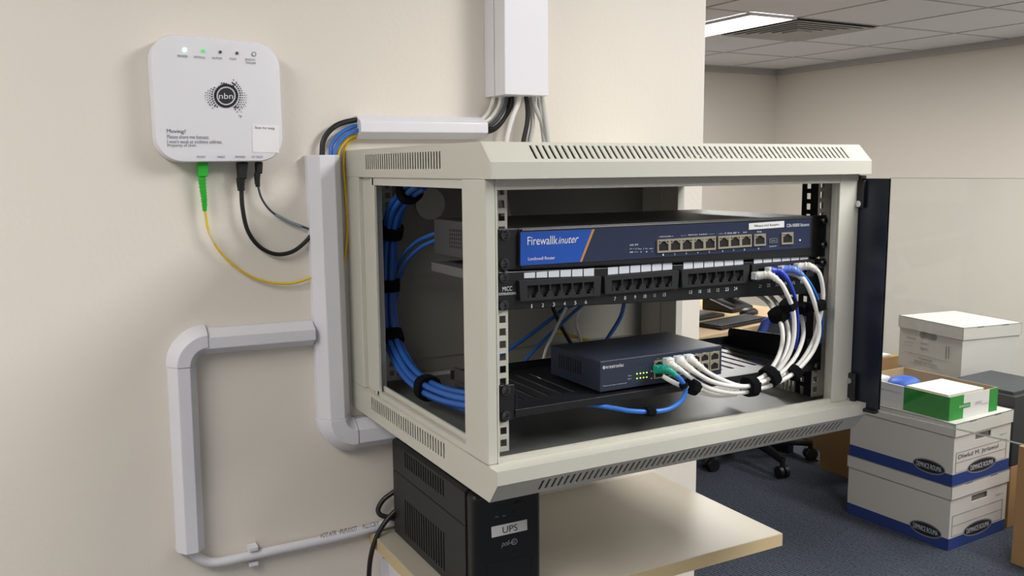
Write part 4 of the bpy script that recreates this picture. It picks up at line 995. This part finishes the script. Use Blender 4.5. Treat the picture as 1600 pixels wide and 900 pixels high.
for k in range(5):
    a = math.pi/2*k/4*.98
    for i in range(N): tt = 2*math.pi*i/N; vs.append(c0 + Vector((math.cos(tt)*.07*math.cos(a), math.sin(tt)*.06*math.cos(a), .028*math.sin(a))))
m.add(vs, [tuple(range(N))[::-1], tuple(range(4*N, 5*N))] + [(k*N+i, k*N+(i+1) % N, (k+1)*N+(i+1) % N, (k+1)*N+i) for k in range(4) for i in range(N)])
m.cyl(c0 - Vector((0, 0, .066)), (0, 0, 1), .06, .066, 20)
tag(m.build('blue_tub', mat('tub_blue', '#2f62c8', .5), smooth_=True), 'round blue tub lying inside the open green carton', 'tub')
tag(MB().box(.02, .14, .36, .41, .005, .085, T).build('white_packet', M_paper, bevel=.008), 'small white packet at the far end of the open carton', 'packet')
# far white file box on another
af = math.radians(-8)
archive_box((3.575, 1.075, .0), af, .33, .36, .252, 'plain white archive box at the bottom of the far stack', band=False, handle=False)
archive_box((3.575, 1.075, .252), af, .33, .36, .246, 'plain white archive box directly under the top far box', band=False, handle=False)
t, qf_, qs_ = archive_box((3.57, 1.072, .498), af, .335, .365, .245, 'white lidded archive box topmost by the far wall, printed on its side', band=False, lid_h=.055, handle=False)
m = MB(); m.text('MIKBKT', qs_, .36, .49, .43, .47, .0004); m.text('NLEPTL', qs_, .36, .49, .53, .57, .0004)
m.text('Contract name', qs_, .12, .28, .38, .41, .0004); m.text('Date from to', qs_, .1, .24, .48, .5, .0004); m.text('Destroy date', qs_, .1, .22, .54, .56, .0004)
m.slab(qs_, .1, .85, .68, .684, 0, .0003).slab(qs_, .2, .7, .86, .864, 0, .0003); m.text('Cljomrga', qs_, .34, .56, .72, .77, .0004); m.text('BALGS CLP M EDOL', qs_, .28, .64, .79, .84, .0004)
m.slab(qs_, .76, .77, .4, .64, 0, .0003).slab(qs_, .80, .81, .4, .62, 0, .0003)
m.build('printed_text', M_gink, t)
# handle cutout on the printed side
q = qs_.sub(.33, .62, .225, .345); m = MB().slab(q, .14, .86, 0, 1, 0, .0006).disc(q, .14, .5, .13, .5, .0005).disc(q, .86, .5, .13, .5, .0005); m.build('hand_hole', mat('hole_grey', '#8f8d8a', .9), t)
# other cartons
def carton(name, o, ang, L, W, H, mt, label, tape=True, cat='carton'):
    T = TR(o, ang); t = thing(name, o, label, cat); MB().box(0, L, 0, W, 0, H, T).build('carton_body', mt, t, bevel=.002)
    if tape:
        m = MB().box(L*.44, L*.56, -.0008, 0, H*.7, H+.0008, T).box(L*.44, L*.56, 0, W, H, H+.0008, T).box(-.0008, 0, W*.42, W*.58, H*.78, H+.0008, T); m.build('tape', mat('brown_tape', '#a57c48', .3), t)
    return t
carton('cardboard_carton', (3.096, .03, 0), math.radians(1), .4, .47, .445, M_kraft, 'brown cardboard carton cut off by the right edge of the photo')
carton('cardboard_carton', (3.378, .70, 0), math.radians(3), .33, .30, .255, M_kraft, 'brown cardboard carton on the carpet under the dark grey box')
M_dbox = mat('dark_grey_card', '#2a2c31', .6)
carton('storage_box', (3.376, .70, .256), math.radians(3), .33, .30, .285, M_dbox, 'dark grey storage box with paler top behind the archive stack', tape=False, cat='storage box')
T = TR((3.376, .70, .542), math.radians(3)); 
tag(MB().box(.02, .32, .02, .29, 0, .012, T).build('grey_folder', mat('folder_grey', '#3c3f46', .5), bevel=.001), 'flat grey folder lying on the dark storage box', 'folder')
# brown board behind the cabinet corner
carton('cardboard_carton', (3.30, 1.30, 0), math.radians(2), .30, .29, .33, M_kraft, 'brown carton on the carpet between office chair and archive stack', tape=False)
# more boxes seen left of the far file box
T = TR((3.33, 1.66, 0), 0)
carton('cardboard_carton', (3.5, 1.61, 0), math.radians(0), .35, .34, .49, M_kraft, 'tall brown carton behind the open green carton', tape=False)
tag(MB().box(3.55, 3.80, 1.62, 1.85, .4912, .502).build('paper_sheets', M_paper, bevel=.001), 'loose white papers on the tall brown carton', 'paper')
